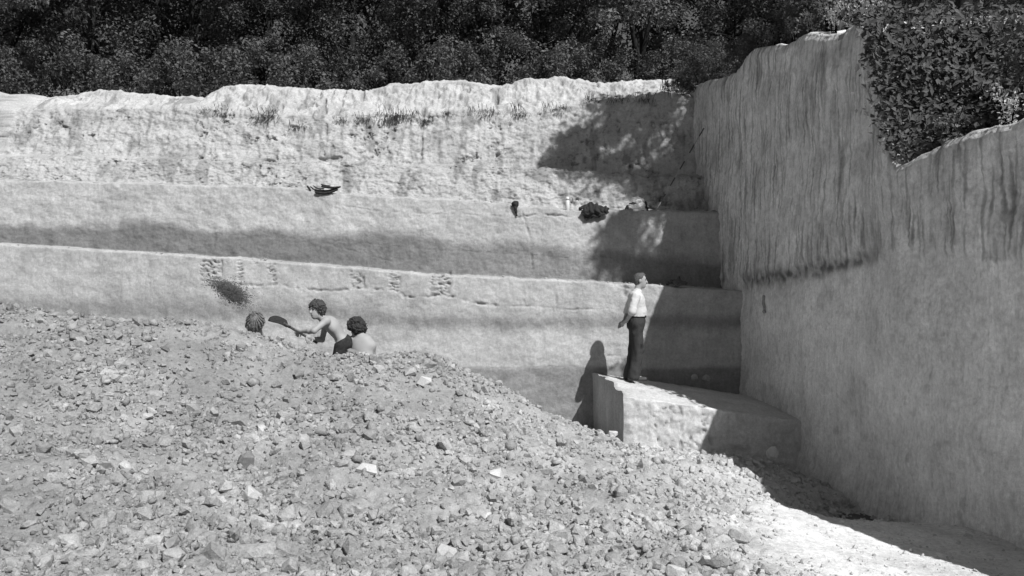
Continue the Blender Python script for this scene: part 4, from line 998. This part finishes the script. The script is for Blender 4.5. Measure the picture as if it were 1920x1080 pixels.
# climbing plant added to darken the sunlit broken end of the tall wall, and scrub on the low step
rq = np.random.default_rng(91); n = 15000
ez_ = rq.uniform(2.95, 5.15, n); ey_ = np.interp(ez_, [2.9, 3.5, 4.8, 4.98], [10.6, 11.0, 11.35, 11.8]); ex_ = Xw(ey_)+.12+rq.random(n)*4.2-np.abs(rq.normal(0, .14, n))
pos = np.stack([ex_, ey_-.04-np.abs(rq.normal(0, .09, n))*(1+fbm(ex_*2, ez_*2, 3, 2)), ez_+rq.normal(0, .05, n)], -1)
lm = leaf_mesh('leaves', pos, rq.normal(size=(n, 3))*.5+(-.1, -.8, .5), .10*rq.uniform(.6, 1.3, n), rq, rq.uniform(.7, 1.2, n)*(1+.4*fbm(ex_*1.5, ez_*1.5, 7, 2)))
root = empty('added_climber', (5.6, 11.0, 2.9)); o = obj('leaves', lm, M_LEAF, root, (-5.6, -11.0, -2.9))
obj('stem', tube_mesh('stem', [[(dx, -.25, 0, .03), (dx+.1, .1, 1.0, .02), (dx+.3, .45, 2.1, .01)] for dx in (-.5, .3, 1.2, 2.2)]), M_BARK, root)
tag(root, 'added dark climbing plant covering the sunlit broken end of the tall side wall', 'climbing plant')
for i, (x, y, sc, lab) in enumerate(((6.9, 9.6, .95, 'left'), (7.6, 8.4, 1.05, 'right'))):
    root = empty('scrub_bush', (x, y, 3.95), i*2.0); root.scale = (sc,)*3
    obj('foliage', SH, None, root); obj('stem', TW, None, root); tag(root, lab+' of two dark scrub bushes on the low step of the side wall', 'bush', 'scrub on the low step')
# weeds on the rim of the side wall
def weed(seed, h_, nst, mat, leafy, lsz=.035):
    rs = np.random.default_rng(seed); paths = []; pos = []
    for k in range(nst):
        a = rs.uniform(0, 6.28); tl = rs.uniform(.05, .30); hh = h_*rs.uniform(.6, 1.0); pts = []
        for i in range(5):
            t = i/4; pts.append((math.cos(a)*tl*t*t*h_+.04*math.cos(a), math.sin(a)*tl*t*t*h_+.04*math.sin(a), hh*t, .010*(1-.6*t)))
        paths.append(pts)
        for j in range(leafy):
            t = rs.uniform(.15, 1)**.7; i = min(3, int(t*4)); f_ = t*4-i
            q_ = np.array(pts[i][:3])*(1-f_)+np.array(pts[i+1][:3])*f_; pos.append(q_+rs.normal(size=3)*.03)
    pos = np.array(pos); lm = leaf_mesh('leaves', pos, rs.normal(size=pos.shape)+(0, -.3, .5), lsz*rs.uniform(.6, 1.4, len(pos)), rs, rs.uniform(.6, 1.3, len(pos)))
    lm.materials.append(mat); st_ = tube_mesh('stems', paths, 5); st_.materials.append(mat)
    return lm, st_
WV = [weed(71, .75, 6, M_DRY, 40, .05), weed(72, .55, 7, M_DRY, 34, .045), weed(73, .6, 8, M_LEAF2, 40, .06), weed(74, .4, 9, M_LEAF2, 34, .055)]
def rimz(Y): return float(pl(SIDE_TOP, Y))
for i, (Y, dx, vi, sc, label) in enumerate([(13.2, .35, 0, 1.0, 'tallest pale dry weed on the rim of the side wall'), (12.7, .40, 0, .85, 'pale seeding weed at the right end of the visible rim'), (12.9, .28, 1, .9, 'shorter dry weed between the two tall pale weeds'), (13.7, .32, 1, .8, 'sparse dry weed on the slope of the rim'), (14.3, .30, 2, .9, 'dark leafy weed half way down the rim slope'), (14.9, .28, 3, 1.0, 'low dark weed on the rim above the corner'), (15.6, .30, 2, .9, 'leafy weed on the rim just before the corner'), (12.2, .45, 1, 1.1, 'dry weed past the tall pale weeds, nearer the viewer'), (10.2, .3, 2, 1.0, 'leafy weed on the low near part of the rim'), (9.2, .3, 1, 1.0, 'dry thin weed on the low near part of the rim')]):
    root = empty('weed', (float(Xw(Y))+.14+dx, Y, rimz(Y)+.02), i*1.3); root.scale = (sc,)*3
    obj('leaves', WV[vi][0], None, root); obj('stems', WV[vi][1], None, root); tag(root, label, 'weed', 'weeds on the rim of the side wall')
# root and grass tufts hanging from the upper ledge
def tuft(seed, n, up, wd, ln):
    rs = np.random.default_rng(seed); V = []; Fc = []
    for k in range(n):
        x = rs.normal()*wd; hz = rs.uniform(.4, 1)*ln; s_ = 1 if rs.random() < up else -1; lean = rs.normal()*.4
        p_ = np.array([x, -.02+rs.normal()*.03, rs.normal()*.03]); t_ = p_+np.array([lean*hz, -.04-.06*rs.random(), s_*hz]); m_ = (p_+t_)/2+np.array([0, -.03, .03])
        w_ = .0045; i = len(V); V += [p_-(w_, 0, 0), p_+(w_, 0, 0), m_+(w_, 0, 0), m_-(w_, 0, 0), t_]; Fc += [(i, i+1, i+2, i+3), (i+3, i+2, i+4)]
    return mesh('grass_tuft', V, Fc, False, np.full(len(V), 1.0))
TU = [tuft(1, 130, .12, .16, .20), tuft(2, 45, .15, .10, .15), tuft(3, 26, .75, .08, .22), tuft(5, 40, .05, .05, .22)]
for t_ in TU: t_.materials.append(M_ROOT)
TUFTS = [(385, 206, 1, .7), (418, 204, 1, .9), (498, 216, 1, 1.3), (514, 208, 1, .8), (562, 238, 1, 1.1), (640, 226, 1, .7), (683, 222, 1, .9), (742, 216, 0, 1.1), (776, 218, 2, .8), (797, 226, 3, .8), (838, 218, 2, .6), (884, 212, 2, .7), (914, 208, 1, 1.0), (968, 208, 2, .9), (976, 214, 1, .9), (1024, 206, 2, .8), (1052, 202, 1, .8), (1104, 190, 2, .8), (1156, 186, 1, 1.0), (1204, 186, 1, 1.1), (1252, 168, 2, 1.1)]
for i, (px, py_, vi, sc) in enumerate(TUFTS):
    o = obj('grass_tuft', TU[vi], None, None, tuple(P(px, py_, Y4-.05)), (0, 0, rs.uniform(-.25, .25)), (sc*rs.uniform(.85, 1.2), sc, sc*rs.uniform(.8, 1.2)))
    tag(o, {742: 'largest dark root tuft hanging from the ledge below the crest', 562: 'dark tuft in the hollow below the left end of the upper ledge', 968: 'upright grass tuft at the left edge of the dappled shade'}.get(px, 'small dark root tuft on the ledge below the crest, %s from the left' % ORD[i]), 'grass tuft', 'root tufts on the quarry face')
